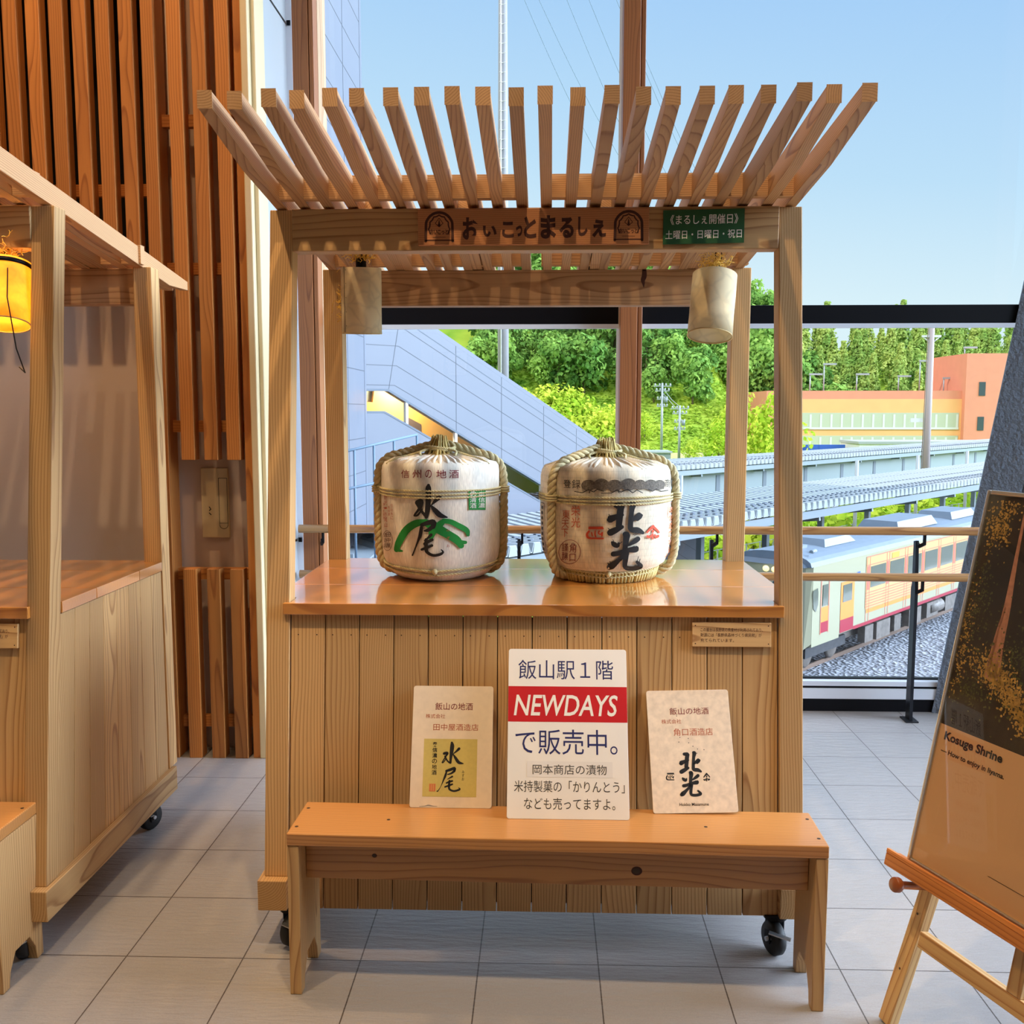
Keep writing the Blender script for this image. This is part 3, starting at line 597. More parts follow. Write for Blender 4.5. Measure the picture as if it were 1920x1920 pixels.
    # small plaque with the burnt notice on the boarding
    pl = MB(); zc = 0.814; pl.prism([(0.381, -0.031), (0.581, -0.031), (0.581, 0.031), (0.381, 0.031)], (0, yf(zc) + 0.0075, zc), (1, 0, 0), (0, 0.121, 0.993), (0, -0.993, 0.121), 0.011)
    pl = pl.build('plaque', 'cedar', t, bevel=0.001)
    a = Art()
    for s, v, u1 in (('この屋台は長野県の県産材が利用されており、', 0.012, 0.560), ('財源には「長野県森林づくり県民税」が', -0.0015, 0.557), ('充てられています。', -0.015, 0.487)):
        a.text(s, 0.402, u1, v - 0.004, v + 0.0055, 0, 0.0)
    for u in (0.389, 0.574):
        for v in (-0.023, 0.023): a.disc(u, v, 0.0016, 0, 10)
    a.build('lettering', 'burn', pl, lambda u, v, l: (u, yf(zc) + 0.0075 + 0.121 * v - 0.0112 - l, zc + 0.993 * v + 0.0013))
    # knots
    return t
main = stall()
left = copy_tree(main); left.location = (main.location.x - 1.912, main.location.y - 0.075, 0)
left['label'] = 'cedar market stall with an empty counter beside the slatted wall'
# name board and notice of the near stall
nb = MB(); nb.box(-0.326, 0.268, 2.545, 2.558, 1.809, 1.900, 0); nb = nb.build('name_board', 'name', main, bevel=0.001, label='reddish cedar board with burnt lettering')
YB = 2.545
fb = lambda u, v, l: (u, YB - l, v)
a = Art(); zc = 1.855
U = lambda px: -0.326 + (px - 784) / 432 * 0.594
G = [('お', 868, 897, 409, 449), ('い', 906, 932, 424, 444), ('こ', 942, 964, 417, 446), ('っ', 968, 980, 424, 444), ('と', 983, 1006, 408, 447), ('ま', 1014, 1043, 406, 448), ('る', 1049, 1076, 410, 447), ('し', 1084, 1102, 409, 444), ('ぇ', 1110, 1136, 414, 446)]
for ch, x0, x1, y0, y1 in G: a.text(ch, U(x0), U(x1), 1.898 - (y1 - 395) * 0.001405, 1.898 - (y0 - 395) * 0.001405, 0, 0.042)
for cx in (U(824), U(1178)):
    w, z0, z1 = 0.035, 1.819, 1.891
    arch = [(cx - w, z0), (cx - w * 0.98, z0 + 0.026)] + [(cx - w * math.cos(R(q)), z0 + 0.036 + 0.036 * math.sin(R(q))) for q in range(15, 166, 15)] + [(cx + w * 0.98, z0 + 0.026), (cx + w, z0)]
    a.stroke([(x, z, 0.0068) for x, z in arch], 0, 2); a.line([(cx - w, z0 + 0.002), (cx + w, z0 + 0.002)], 0.003)
    inn = [(cx - w * 0.74 * math.cos(R(q)) * (1 + 0.06 * math.cos(R(q * 12))), z0 + 0.030 + 0.034 * math.sin(R(q)) * (1 + 0.04 * math.cos(R(q * 12)))) for q in range(-20, 201, 10)]
    a.stroke([(x, z, 0.0036) for x, z in inn], 0, 1)
    a.text('おいこっと', cx - 0.023, cx + 0.023, z0 + 0.017, z0 + 0.030, 0, 0.03)
    a.line([(cx - 0.016, z0 + 0.010), (cx + 0.016, z0 + 0.010)], 0.0012)
    a.line([(cx - 0.010, z0 + 0.045), (cx, z0 + 0.058), (cx + 0.010, z0 + 0.045), (cx, z0 + 0.036), (cx - 0.010, z0 + 0.045)], 0.0016); a.stroke([(cx, z0 + 0.052, 0.002), (cx, z0 + 0.040, 0.006)], 0)
a.build('lettering', 'burn', nb, fb)
nt_ = MB(); nt_.prism([(0.305, 1.809), (0.512, 1.8125), (0.512, 1.898), (0.305, 1.8945)], (0, 2.5555, 0), (1, 0, 0), (0, 0, 1), (0, -1, 0), 0.0025); nt_ = nt_.build('notice', 'notice', main, label='dark green notice with white lettering')
for s_, u0, u1, v0, v1 in (('《まるしぇ開催日》', 0.323, 0.496, 1.859, 1.884), ('土曜日・日曜日・祝日', 0.311, 0.506, 1.823, 1.845)):
    a = Art(); a.text(s_, u0, u1, v0, v1, 0, 0.005); a.build('lettering', 'white_ink', nt_, lambda u, v, l: (u, 2.553 - l, v + 0.0169 * (u - 0.4)))
# a dark split in the rear beam
a = Art(); a.stroke([(0.322, 1.836, 0.013), (0.322, 1.815, 0.016), (0.318, 1.802, 0.014), (0.320, 1.790, 0.008), (0.321, 1.779, 0.002)]); a.build('split', 'burn', main, lambda u, v, l: (u, 3.182 - l, v))

# ------------------------------------------------------------------ benches
def bench():
    t = thing('bench', 'cedar bench holding the three leaning sign boards', 'bench', (0.0285, 2.228, 0), 'cedar benches in front of the stalls', R(-1.2), True)
    L, D = 1.251, 0.187; x0, x1, y0, y1 = -L / 2, L / 2, -D / 2, D / 2
    mb = MB(); mb.box(x0, x1, y0, y1, 0.370, 0.400, 0); mb.build('seat', 'bench', t, bevel=0.003)
    for x in (x0, x1 - 0.028):
        pf = [(y0 + 0.002, 0.369), (y0 + 0.002, 0), (y0 + 0.030, 0), (y0 + 0.036, 0.035), (y0 + 0.062, 0.075), (y1 - 0.062, 0.075), (y1 - 0.036, 0.035), (y1 - 0.03, 0), (y1 - 0.002, 0), (y1 - 0.002, 0.369)]
        mb = MB(); mb.prism(pf, (x, 0, 0), (0, 1, 0), (0, 0, 1), (1, 0, 0), 0.028, 1); mb.build('leg', 'cedar', t, bevel=0.002)
    ap = MB(); ap.box(x0 + 0.029, x1 - 0.029, y0 + 0.062, y0 + 0.088, 0.262, 0.369, 0); ap = ap.build('apron', 'bench', t, bevel=0.0015)
    a = Art()
    for (u, v, r) in ((0.196, 0.300, 0.013), (-0.430, 0.322, 0.006)):
        a.disc(u, v, r, 0, 20, r * 0.85); a.cur = 1; a.disc(u - r * 0.1, v, r * 0.72, 1, 16, r * 0.55); a.cur = 0
    a.build('knot', ['burn', 'nail'], ap, lambda u, v, l: (u, y0 + 0.062 - l, v))
    a = Art()
    for u in (x0 + 0.014, x1 - 0.014):
        for v in (y0 + 0.04, y1 - 0.04): a.disc(u, v, 0.0045, 0, 12)
    for u in (-0.40, 0.36): a.disc(u, y0 + 0.09, 0.0045, 0, 12)
    a.build('plugs', 'nail', t, lambda u, v, l: (u, v, 0.400 + l))
    return t
b1 = bench()
b2 = copy_tree(b1); b2.location = (-1.905, 2.222, 0); b2.rotation_euler = (0, 0, R(-0.5)); b2['label'] = 'bare cedar bench in front of the stall beside the slatted wall'

# ------------------------------------------------------------------ sign boards leaning on the boarding above the bench
def board(name, label, xl, xr, yb, w, h, yt, tilt=0.0, mat='board', th=0.006, rad=0.006):
    """f(u, v, lift): u from the centre line, v up from the lower edge; leans back against the boarding"""
    zb = 0.4005; ey = Vector((0, yt - yb, math.sqrt(max(h * h - (yt - yb) ** 2, 0)))).normalized(); ex = Vector((1, 0, 0)); nrm = ex.cross(ey)
    c, s_ = math.cos(tilt), math.sin(tilt); ex2 = ex * c + ey * s_; ey2 = ey * c - ex * s_
    o = Vector(((xl + xr) / 2, yb, zb + abs(s_) * w / 2 * 0.98))
    f = lambda u, v, l: o + ex2 * u + ey2 * v + nrm * l
    t = thing(name, label, 'sign', tuple(o))
    pl = []
    for cx, cy, a0 in ((w/2 - rad, rad, -90), (w/2 - rad, h - rad, 0), (-w/2 + rad, h - rad, 90), (-w/2 + rad, rad, 180)):
        for q in range(0, 91, 30): pl.append((cx + rad * math.cos(R(a0 + q)), cy + rad * math.sin(R(a0 + q))))
    mb = MB(); mb.prism(pl, o - nrm * th, ex2, ey2, nrm, th); mb.build('panel', mat, t, bevel=0.0006)
    return t, f
# plate of the 水尾 sake
t, f = board('sign_board', 'cream sake sign with a khaki calligraphy label, beside the tallest board', -0.331, -0.127, 2.305, 0.205, 0.300, 2.415)
k = 0.205 / 425; A2 = lambda x, y: ((x - 315) * k, 0.300 - (y - 243) * k * 0.985)
def box(a, body, x0, x1, y0, y1, mi=0, bold=0.0): p = A2(x0, y1); q = A2(x1, y0); a.text(body, p[0], q[0], p[1], q[1], mi, bold)
a = Art(); box(a, '飯山の地酒', 221, 420, 332, 371, 0, 0.004); box(a, '株式会社', 172, 275, 392, 415, 1); box(a, '田中屋酒造店', 214, 452, 443, 478, 1)
a.build('lettering', ['maroon', 'brick'], t, f)
a = Art(); p = A2(168, 818); q = A2(448, 522); a.rect(p[0], q[0], p[1], q[1]); lb = a.build('label_sheet', 'khaki', t, lambda u, v, l: f(u, v, l + 0.0001), 0.0002)
def S8(x, y, w=None):                                              # crop of the label, twelve times the photograph
    px, py = 770 + x / 12, 1370 + y / 12; zx, zy = (px - 740) * 2.8235, (py - 1200) * 2.8235
    p = A2(zx, zy); return p if w is None else (*p, w / 12 * 2.8235 * k)
def MIZU(s):
    return [[s(975,260,50), s(985,330,90), s(975,450,85), s(960,600,60), s(955,700,50)], [s(810,500,60), s(880,490,60), s(850,560,35), s(770,690,18)], [s(770,700,22), s(800,690,24), s(860,610,20)], [s(830,560,36), s(880,650,32), s(935,700,36)], [s(1140,390,60), s(1090,440,45), s(1020,500,16)], [s(1015,520,26), s(1070,600,60), s(1140,690,66), s(1240,715,20)]]
def O(s):
    return [[s(870,880,50), s(960,850,60), s(1050,820,62), s(1045,880,56)], [s(1045,880,50), s(980,930,40), s(900,955,20)], [s(870,915,40), s(845,1000,50), s(820,1060,36), s(760,1210,12), s(700,1310,20), s(680,1320,28)], [s(1005,1000,40), s(950,1030,26), s(900,1060,14)], [s(880,1140,34), s(950,1110,40), s(1010,1095,36)], [s(850,1225,34), s(930,1195,36), s(1010,1165,36)], [s(945,1090,40), s(940,1180,50), s(950,1270,45), s(1040,1310,40), s(1140,1290,42), s(1180,1265,34), s(1150,1240,14)]]
a = Art(); a.cur = 1
for st in MIZU(S8) + O(S8): a.stroke(st, 0, 5)
p0 = S8(600, 240); p1 = S8(600, 980); a.vtext('奥信濃の地酒', p0[0], 0.0125, p0[1], p1[1], 0, 0.012)
p0 = S8(1242, 860); p1 = S8(1242, 1090); a.vtext('みずお', p0[0], 0.006, p0[1], p1[1], 0, 0.0)
p0 = S8(500, 1325); p1 = S8(640, 1160); a.rect(p0[0], p1[0], p0[1], p1[1], 1)
a.cur = 2
for i in (1, 2): u = p0[0] + (p1[0] - p0[0]) * i / 3; a.line([(u, p0[1] + 0.002), (u, p1[1] - 0.002)], 0.0009, 2)
a.build('lettering', ['ink', 'orange_seal', 'khaki'], lb, f)
a = Art(); a.stroke([S8(300,1650,10), S8(420,1640,16), S8(500,1625,30), S8(600,1640,18), S8(690,1640,8)]); a.build('scuff', 'edge', t, f)
# the tall board
t, f = board('sign_board', 'tall white sign board with a red band, in the middle of the bench', -0.084, 0.208, 2.247, 0.297, 0.412, 2.405, mat='board_white')
k = 0.297 / 622; A3 = lambda x, y: ((x - 915 + (y - 510) * 0.006) * k * (1 + (500 - y) * -0.00004), 0.412 - (y - 60) * k * 0.958)
def box3(a, body, x0, x1, y0, y1, mi=0, bold=0.0, shear=0.0): p = A3(x0, y1); q = A3(x1, y0); a.text(body, p[0], q[0], p[1], q[1], mi, bold, shear)
a = Art(); p = A3(608, 456); q = A3(1217, 265); a.rect(-0.1483, 0.1483, p[1], q[1]); bd = a.build('red_band', 'red_band', t, f)
a = Art(); a.cur = 1; box3(a, 'NEWDAYS', 634, 1180, 310, 424, 0, 0.012, 0.18); a.build('lettering', 'white_ink', bd, f)
for w_ in (('飯山駅１階', 655, 1162, 120, 226), ('で販売中。', 645, 1172, 496, 628)): a = Art(); box3(a, *w_); a.build('heading', 'navy', t, f)
a = Art(); p = A3(706, 746); q = A3(1142, 664); a.rect(p[0], q[0], p[1], q[1]); sp = a.build('paper_strip', 'strip', t, f)
a = Art(); a.cur = 1; box3(a, '岡本商店の漬物', 735, 1112, 680, 732); a.build('lettering', 'charcoal', sp, f)
for w_ in (('米持製菓の「かりんとう」', 642, 1200, 764, 824), ('なども売ってますよ。', 693, 1150, 852, 912)): a = Art(); box3(a, *w_); a.build('lettering', 'charcoal', t, f)
# plate of the 北光 sake
t, f = board('sign_board', 'stained cream sake sign with bold black brush writing, tilted on the bench', 0.272, 0.480, 2.288, 0.208, 0.300, 2.418, R(1.6), 'board_spot')
k = 0.208 / 440; A4 = lambda x, y: ((x - 1583 - (y - 600) * 0.055) * k, 0.300 - (y - 270) * k * 0.972)
def box4(a, body, x0, x1, y0, y1, mi=0, bold=0.0): p = A4(x0, y1); q = A4(x1, y0); a.text(body, p[0], q[0], p[1], q[1], mi, bold)
a = Art(); box4(a, '飯山の地酒', 1472, 1678, 366, 404, 0, 0.004); box4(a, '株式会社', 1428, 1532, 428, 452, 1); box4(a, '角口酒造店', 1492, 1698, 478, 518, 1)
box4(a, 'Hokko Masamune', 1517, 1668, 870, 886, 2, 0.01)
for x, y in ((1508, 410), (1568, 533), (1592, 575), (1616, 590), (1524, 526), (1518, 551), (1650, 594), (1570, 556), (1612, 612)): p = A4(x, y); a.disc(p[0], p[1], 0.0012, 2, 8)
def KITA(s):
    q = [[s(960,810,60), s(1025,815,75), s(1020,850,80), s(1010,930,80), s(1000,1060,75)], [s(880,985,50), s(900,975,85), s(1000,935,50), s(1040,925,40)], [s(900,1140,80), s(960,1110,75), s(1040,1070,45)], [s(1150,785,60), s(1165,800,80), s(1150,880,60), s(1140,1040,62), s(1150,1100,66), s(1230,1110,70), s(1290,1140,40)], [s(1240,930,72), s(1200,960,60), s(1140,1000,30)], [s(1270,930,36), s(1250,950,50), s(1220,975,50)], [s(890,1000,40), s(905,990,60)]]
    return q
def HIKARI(s):
    return [[s(1080,1160,70), s(1095,1175,84), s(1085,1260,66), s(1075,1380,60)], [s(925,1260,36), s(945,1280,62), s(985,1300,50), s(1000,1270,30)], [s(1230,1215,62), s(1190,1245,60), s(1120,1290,30)], [s(940,1400,64), s(1000,1390,60), s(1110,1355,56), s(1200,1340,80), s(1215,1330,60)], [s(1080,1400,56), s(1010,1470,52), s(930,1540,84), s(900,1560,70)], [s(1100,1390,60), s(1085,1470,62), s(1090,1560,56), s(1180,1575,54), s(1260,1560,56), s(1275,1540,50), s(1225,1495,36)]]
def s4(x, y, w=None):
    zx = 1520 + (x - 865) * 0.262; zy = 603 + (y - 765) * 0.282; p = A4(zx, zy); return p if w is None else (*p, w * 0.27 * k)
for st in KITA(s4) + HIKARI(s4): a.stroke(st, 2, 4)
def SEAL(a, s, mi):                                                # two small crests
    for st in ([s(650,1075,16), s(810,1075,16)], [s(650,1092,18), s(815,1092,18)], [s(690,1210,20), s(815,1212,20)], [s(650,1125,24), s(628,1160,28), s(640,1200,28), s(690,1212,20)], [s(722,1120,16), s(720,1160,18), s(730,1190,16)], [s(770,1120,18), s(760,1150,16), s(790,1160,18), s(806,1135,18), s(800,1180,18)], [s(680,1140,14), s(690,1180,14)]): a.stroke(st, mi, 3)
def CREST(a, s, mi):
    for st in ([s(1416,1065,40), s(1360,1115,24), s(1345,1135,22)], [s(1416,1065,30), s(1475,1115,24), s(1490,1135,22)], [s(1416,1115,30), s(1412,1130,22)], [s(1350,1185,34), s(1380,1195,22), s(1395,1170,20)], [s(1412,1150,18), s(1414,1210,24)], [s(1440,1165,20), s(1455,1195,24), s(1480,1180,34)]): a.stroke(st, mi, 3)
def sc(x, y, w=None): p = s4(640 + (x - 640) * 0.8 - 30, 1230 + (y - 1150) * 0.9); return p if w is None else (*p, w * 0.24 * k)
def sr(x, y, w=None): p = s4(1400 + (x - 1400) * 0.8 - 10, 1260 + (y - 1150) * 0.9); return p if w is None else (*p, w * 0.24 * k)
SEAL(a, sc, 2); CREST(a, sr, 2)
a.build('lettering', ['maroon', 'brick', 'ink'], t, f)

# ------------------------------------------------------------------ straw-wrapped sake casks on the counter
def rope(mb, path, r, pitch=0.045, strands=3, n=7, k=None):
    """twisted rope: strands winding round the path"""
    P = [Vector(p) for p in path]; L = [0]
    for a, b in zip(P[:-1], P[1:]): L.append(L[-1] + (b - a).length)
    m = max(8, int(L[-1] / 0.0045)); ctr = []; j = 0
    for i in range(m + 1):
        d = L[-1] * i / m
        while j < len(L) - 2 and L[j + 1] < d: j += 1
        f = (d - L[j]) / max(L[j + 1] - L[j], 1e-9); ctr.append(P[j].lerp(P[j + 1], f))
    for _ in range(3): ctr = [ctr[0]] + [(ctr[i-1] + ctr[i] * 2 + ctr[i+1]) / 4 for i in range(1, m)] + [ctr[-1]]
    ref = None; fr = []
    for i in range(m + 1):
        d = (ctr[min(i+1, m)] - ctr[max(i-1, 0)]).normalized()
        if ref is None: ref = d.orthogonal().normalized()
        ref = (ref - d * ref.dot(d)).normalized(); fr.append((ref.copy(), d.cross(ref)))
    for q in range(strands):
        pth = []
        for i in range(m + 1):
            a = 2 * math.pi * (q / strands + L[-1] * i / m / pitch); pth.append(ctr[i] + (fr[i][0] * math.cos(a) + fr[i][1] * math.sin(a)) * r * 0.52)
        mb.tube(pth, r * 0.56, n)
def cask(label, xc, yc, Rb, prof, matn, rope_az, band_z, low_z, topz):
    """prof: (radius factor, height above counter)"""
    Z = 0.8905
    t = thing('sake_cask', label, 'sake cask', (xc, yc, Z), 'straw wrapped sake casks on the counter')
    C = Vector((xc, yc, Z)); n = 96; mb = MB(); vs = []; ws = []
    for i, (rf, z) in enumerate(prof):
        for k in range(n):
            a = math.pi / 2 + 2 * math.pi * k / n
            fold = 0.0
            if z > prof[-1][1] - 0.07 or rf < 0.9: fold = (1 - rf) * 0.10 * math.sin(a * 17 + i) * (1 if z > 0.1 else 0.4)
            r = Rb * (rf + fold * 0.6) * (1 + 0.006 * math.sin(3 * a + z * 20) + 0.004 * math.sin(7 * a))
            zz = z + (fold * 0.04 if z > 0.1 else 0)
            vs.append(C + Vector((r * math.cos(a), r * math.sin(a), max(zz, 0.001)))); ws.append((2 * math.pi * k / n * Rb, z, 0))
    fs = [(i*n+k, i*n+(k+1) % n, (i+1)*n+(k+1) % n, (i+1)*n+k) for i in range(len(prof)-1) for k in range(n)]
    mb.add(vs, fs, 0, ws, True); mb.build('straw_mat', matn, t)
    def rad(z):
        for (a, za), (b, zb) in zip(prof[:-1], prof[1:]):
            if za <= z <= zb: return Rb * (a + (b - a) * (z - za) / max(zb - za, 1e-6))
        return Rb * prof[-1][0]
    for az in rope_az:                                             # thick rope over the shoulder, down the side and under
        c, s = math.sin(R(az)), -math.cos(R(az)); mb = MB(); ra = 0.0125
        P = [(0.02, topz - 0.012), (0.28 * Rb, topz - 0.020), (0.58 * Rb, topz - 0.036), (0.84 * Rb, prof[-4][1] + 0.016), (1.0 * Rb, prof[-5][1] + 0.004), (1.04 * Rb, prof[-5][1] - 0.022), (1.05 * Rb, prof[-5][1] - 0.05), (1.052 * Rb, 0.20), (1.052 * Rb, 0.12), (1.04 * Rb, 0.07), (0.98 * Rb, 0.035), (0.86 * Rb, 0.018), (0.70 * Rb, 0.014)]
        rope(mb, [C + Vector((c * r, s * r, z)) for r, z in P], ra, 0.06); mb.build('rope', 'rope', t)
    mb = MB()
    for i, z in enumerate((band_z, band_z - 0.008, band_z - 0.015)):
        rope(mb, [C + Vector((math.sin(a) * (rad(z) * 1.012 + 0.001), -math.cos(a) * (rad(z) * 1.012 + 0.001), z - 0.004 * math.cos(a * 1) * (i - 0.5) * 0.6)) for a in [2 * math.pi * k / 60 for k in range(61)]], 0.0032, 0.018, 2, 5)
    for az in rope_az:
        c, s = math.sin(R(az)), -math.cos(R(az)); o = C + Vector((c, s, 0)) * Rb * 1.052 + Vector((0, 0, band_z - 0.006))
        tx = Vector((-s, c, 0)); rr = Vector((c, s, 0))
        for j in (-0.007, 0.0, 0.007):
            mb.tube([o + (tx * math.cos(q) + rr * math.sin(q)) * 0.0155 + Vector((0, 0, j)) for q in [2 * math.pi * k / 14 for k in range(15)]], 0.0032, 6)
    mb.build('band_rope', 'twine', t)
    mb = MB()
    for i, dz in enumerate((0, -0.008)):
        zl = low_z + dz
        rope(mb, [C + Vector((math.sin(a) * (rad(zl) * 1.02 + 0.003), -math.cos(a) * (rad(zl) * 1.02 + 0.003), zl + 0.010 * abs(math.sin(a)) - 0.004 * i)) for a in [2 * math.pi * k / 60 for k in range(61)]], 0.0036, 0.02, 2, 5)
    zl = low_z
    for az in [rope_az[0], rope_az[1], 0]:
        c, s = math.sin(R(az)), -math.cos(R(az)); mb.sphere(C + Vector((c, s, 0)) * (rad(zl) * 1.04 + 0.004) + Vector((0, 0, zl + (0.008 if az else 0))), (0.008, 0.008, 0.009), 10)
    mb.build('lower_rope', 'twine', t)
    # gathered straw knot on the lid
    mb = MB(); o = C + Vector((0, -0.01, topz - 0.022))
    for k in range(70):
        a = rng.uniform(0, 6.28); q = rng.uniform(0.2, 1); x, y = math.cos(a) * q, math.sin(a) * q
        p0 = o + Vector((x * 0.052, y * 0.05 - 0.02, -0.022)); p1 = o + Vector((x * 0.036, y * 0.03 - 0.005, 0.004)); p2 = o + Vector((x * 0.022 + rng.uniform(-.006, .006), y * 0.02, 0.030 + rng.uniform(-0.004, 0.010)))
        mb.tube([p0, p1, p2], [0.0035, 0.0028, 0.0016], 5)
    mb.build('straw_knot', 'husk', t)
    mb = MB()
    for k in range(2): rope(mb, [o + Vector((math.cos(a) * 0.044, math.sin(a) * 0.040 - 0.004, -0.005 + 0.006 * k + 0.003 * math.sin(a * 2))) for a in [2 * math.pi * q / 24 for q in range(25)]], 0.0042, 0.02, 3, 5)
    for sgn in (-1, 1):
        rope(mb, [o + Vector((sgn * 0.03, -0.036, -0.004)), o + Vector((sgn * 0.055, -0.05, -0.010)), o + Vector((sgn * 0.050, -0.066, -0.022))], 0.0040, 0.02, 3, 5)
        rope(mb, [o + Vector((sgn * 0.03, -0.03, -0.004)), o + Vector((sgn * 0.09, -0.045, -0.022)), o + Vector((sgn * 0.125, -0.06, -0.030)), o + Vector((sgn * 0.15, -0.07, -0.045))], 0.0036, 0.02, 3, 5)
    mb.build('tie_cord', 'twine', t)
    mb = MB()                                                      # torn paper folds pulled together under the knot
    for k in range(20):
        a = R(-78 + k * 8.2 + rng.uniform(-3, 3)); c, s = math.sin(a), -math.cos(a); tx = Vector((-s, c, 0))
        pts = [(0.20, topz - 0.040), (0.48, prof[-2][1] - 0.001), (0.76, prof[-3][1] - 0.002), (0.93, prof[-4][1] - 0.004)]
        mb.tube([C + Vector((c * r * Rb, s * r * Rb, z)) for r, z in pts], [0.004, 0.007, 0.008, 0.003], 6)
    mb.build('lid_folds', matn, t)
    return t, C, rad
PROF1 = [(0.0, 0.001), (0.70, 0.001), (0.80, 0.010), (0.90, 0.030), (0.965, 0.060), (0.99, 0.10), (0.992, 0.16), (0.985, 0.24), (0.975, 0.295), (0.955, 0.318), (0.90, 0.333), (0.75, 0.346), (0.50, 0.358), (0.0, 0.372)]
PROF1 = PROF1[:8] + [(0.985, 0.315), (0.972, 0.331), (0.93, 0.343), (0.75, 0.351), (0.48, 0.358), (0.0, 0.366)]
def mapper(xc, yc, rad, zx0, zyh):
    """art laid out on a photograph of the front, unrolled on the cask: -> (angle, height)"""
    k = 300 / 1920 / 1810
    def inv(zx, zy):
        th = 0.0; z = 1.0; r = 0.18
        for _ in range(6):
            D = yc - r * math.cos(th) + 0.005
            z = 1.384 - (zy - zyh) * k * D
            r = rad(max(z - 0.8905, 0)); s = max(-0.999, min(0.999, (zx - zx0) * k * D / r)); th = math.asin(s)
        return th, z
    def f(u, v, l):
        th, z = inv(u, -v); r = rad(max(z - 0.8905, 0)) * 1.009 + 0.0012 + l
        return (xc + r * math.sin(th), yc - r * math.cos(th), z)
    return f
t, C, rad = cask('pale straw cask with green brushed mountains and cursive black writing', -0.3085, 2.885, 0.180, PROF1, 'straw', (-88, 90), 0.266, 0.036, 0.406)
f = mapper(C.x, C.y, rad, 889, -256)
s1 = lambda x, y, w=None: (x, -y) if w is None else (x, -y, w)
a = Art()
def tb(a, body, x0, x1, y0, y1, mi=0, bold=0.0): a.text(body, x0, x1, -y1, -y0, mi, bold)
for ch, x0, x1 in (('信', 487, 590), ('州', 630, 738), ('の', 786, 864), ('地', 918, 1036), ('酒', 1068, 1178)): tb(a, ch, x0, x1, 452, 552, 1, 0.006)
for st in ([(415,1420,70), (450,1330,90), (540,1190,95), (650,1110,90), (760,1090,80), (880,1130,110), (960,1180,110), (1060,1240,100), (1150,1300,95), (1200,1370,70)], [(900,1180,90), (960,1110,80), (1010,1065,50)], [(1000,1070,60), (1080,1080,62), (1160,1120,66), (1260,1180,62), (1280,1240,36)], [(1180,1330,60), (1250,1330,40)], [(420,1400,60), (440,1430,40), (490,1440,20)], [(850,1270,60), (870,1200,90), (900,1150,60)]): a.stroke([s1(*p) for p in st], 2, 8)
a.cur = 1
SM = [[s1(825,640,40), s1(822,680,70), s1(820,800,66), s1(812,920,62), s1(795,1020,46)], [s1(690,850,66), s1(735,835,60), s1(725,900,40), s1(650,1000,22)], [s1(650,1005,26), s1(690,1000,26), s1(745,930,22)], [s1(690,870,40), s1(730,940,34), s1(790,1015,36)], [s1(950,780,62), s1(910,820,46), s1(860,875,16)], [s1(850,885,22), s1(900,940,56), s1(960,1000,62), s1(1040,1025,18)],
      [s1(740,1120,46), s1(810,1095,56), s1(880,1085,66), s1(875,1140,60)], [s1(870,1140,50), s1(820,1180,44), s1(775,1190,26)], [s1(735,1150,40), s1(720,1240,44), s1(690,1320,26), s1(650,1420,16), s1(620,1490,20)], [s1(850,1240,40), s1(810,1280,26), s1(770,1310,14)], [s1(770,1350,34), s1(820,1320,40), s1(865,1300,34)], [s1(735,1420,30), s1(800,1395,34), s1(860,1370,34)], [s1(790,1300,40), s1(790,1390,46), s1(800,1450,40), s1(870,1490,34), s1(950,1480,34), s1(990,1450,26), s1(970,1420,12)]]
for st in SM: a.stroke(st, 0, 5)
a.cur = 0
a.rect(1288, 1470, -934, -690, 2, 6); a.cur = 2
for i, ch in enumerate('奥信濃'): tb(a, ch, 1392, 1462, 715 + i * 68, 775 + i * 68, 3, 0.0)
for i, ch in enumerate('の清酒'): tb(a, ch, 1300, 1370, 712 + i * 70, 774 + i * 70, 3, 0.0)
for i, ch in enumerate('みずお'): tb(a, ch, 1034, 1072, 1165 + i * 95, 1200 + i * 95, 4)
a.cur = 0
a.vtext('野沢・水尾山', 272, 44, -755, -1155, 4, 0.0); a.vtext('仕込水に', 358, 34, -860, -1060, 4); a.vtext('奥信濃', 318, 26, -885, -1015, 4); a.vtext('湧水を使用', 244, 24, -850, -1060, 4)
a.ring(290, -1314, 74, 124, 5, 5); a.vtext('田中屋', 308, 56, -1210, -1405, 5, 0.0); a.vtext('酒造店', 262, 44, -1215, -1405, 5, 0.0)
a.build('print', ['ink', 'maroon', 'green_ink', 'white_ink', 'brick', 'burn'], t, f)
PROF2 = [(0.0, 0.001), (0.72, 0.001), (0.76, 0.020), (0.80, 0.034), (0.90, 0.048), (0.955, 0.075), (0.985, 0.12), (0.99, 0.20), (0.985, 0.30), (0.97, 0.318), (0.93, 0.332), (0.78, 0.341), (0.48, 0.350), (0.0, 0.360)]
t, C, rad = cask('aged straw cask with thick angular black writing and orange crests', 0.186, 2.887, 0.197, PROF2, 'straw2', (-52, 84), 0.250, 0.030, 0.398)
f = mapper(C.x, C.y, rad, 893, -320)
mb = MB()                                                          # straw skirt under the lower rope
for k in range(90):
    a_ = 2 * math.pi * k / 90 + rng.uniform(-0.02, 0.02); c, s_ = math.sin(a_), -math.cos(a_)
    mb.tube([C + Vector((c * 0.158, s_ * 0.158, 0.036)), C + Vector((c * 0.152, s_ * 0.152, 0.016)), C + Vector((c * 0.147, s_ * 0.147, 0.003))], 0.0056, 5)
mb.build('straw_skirt', 'husk', t)
a = Art()
tb(a, '登', 358, 440, 503, 600, 0, 0.0); tb(a, '録', 452, 548, 503, 608, 0, 0.0); tb(a, '商', 1560, 1628, 490, 596, 1); tb(a, '標', 1640, 1694, 480, 590, 1)
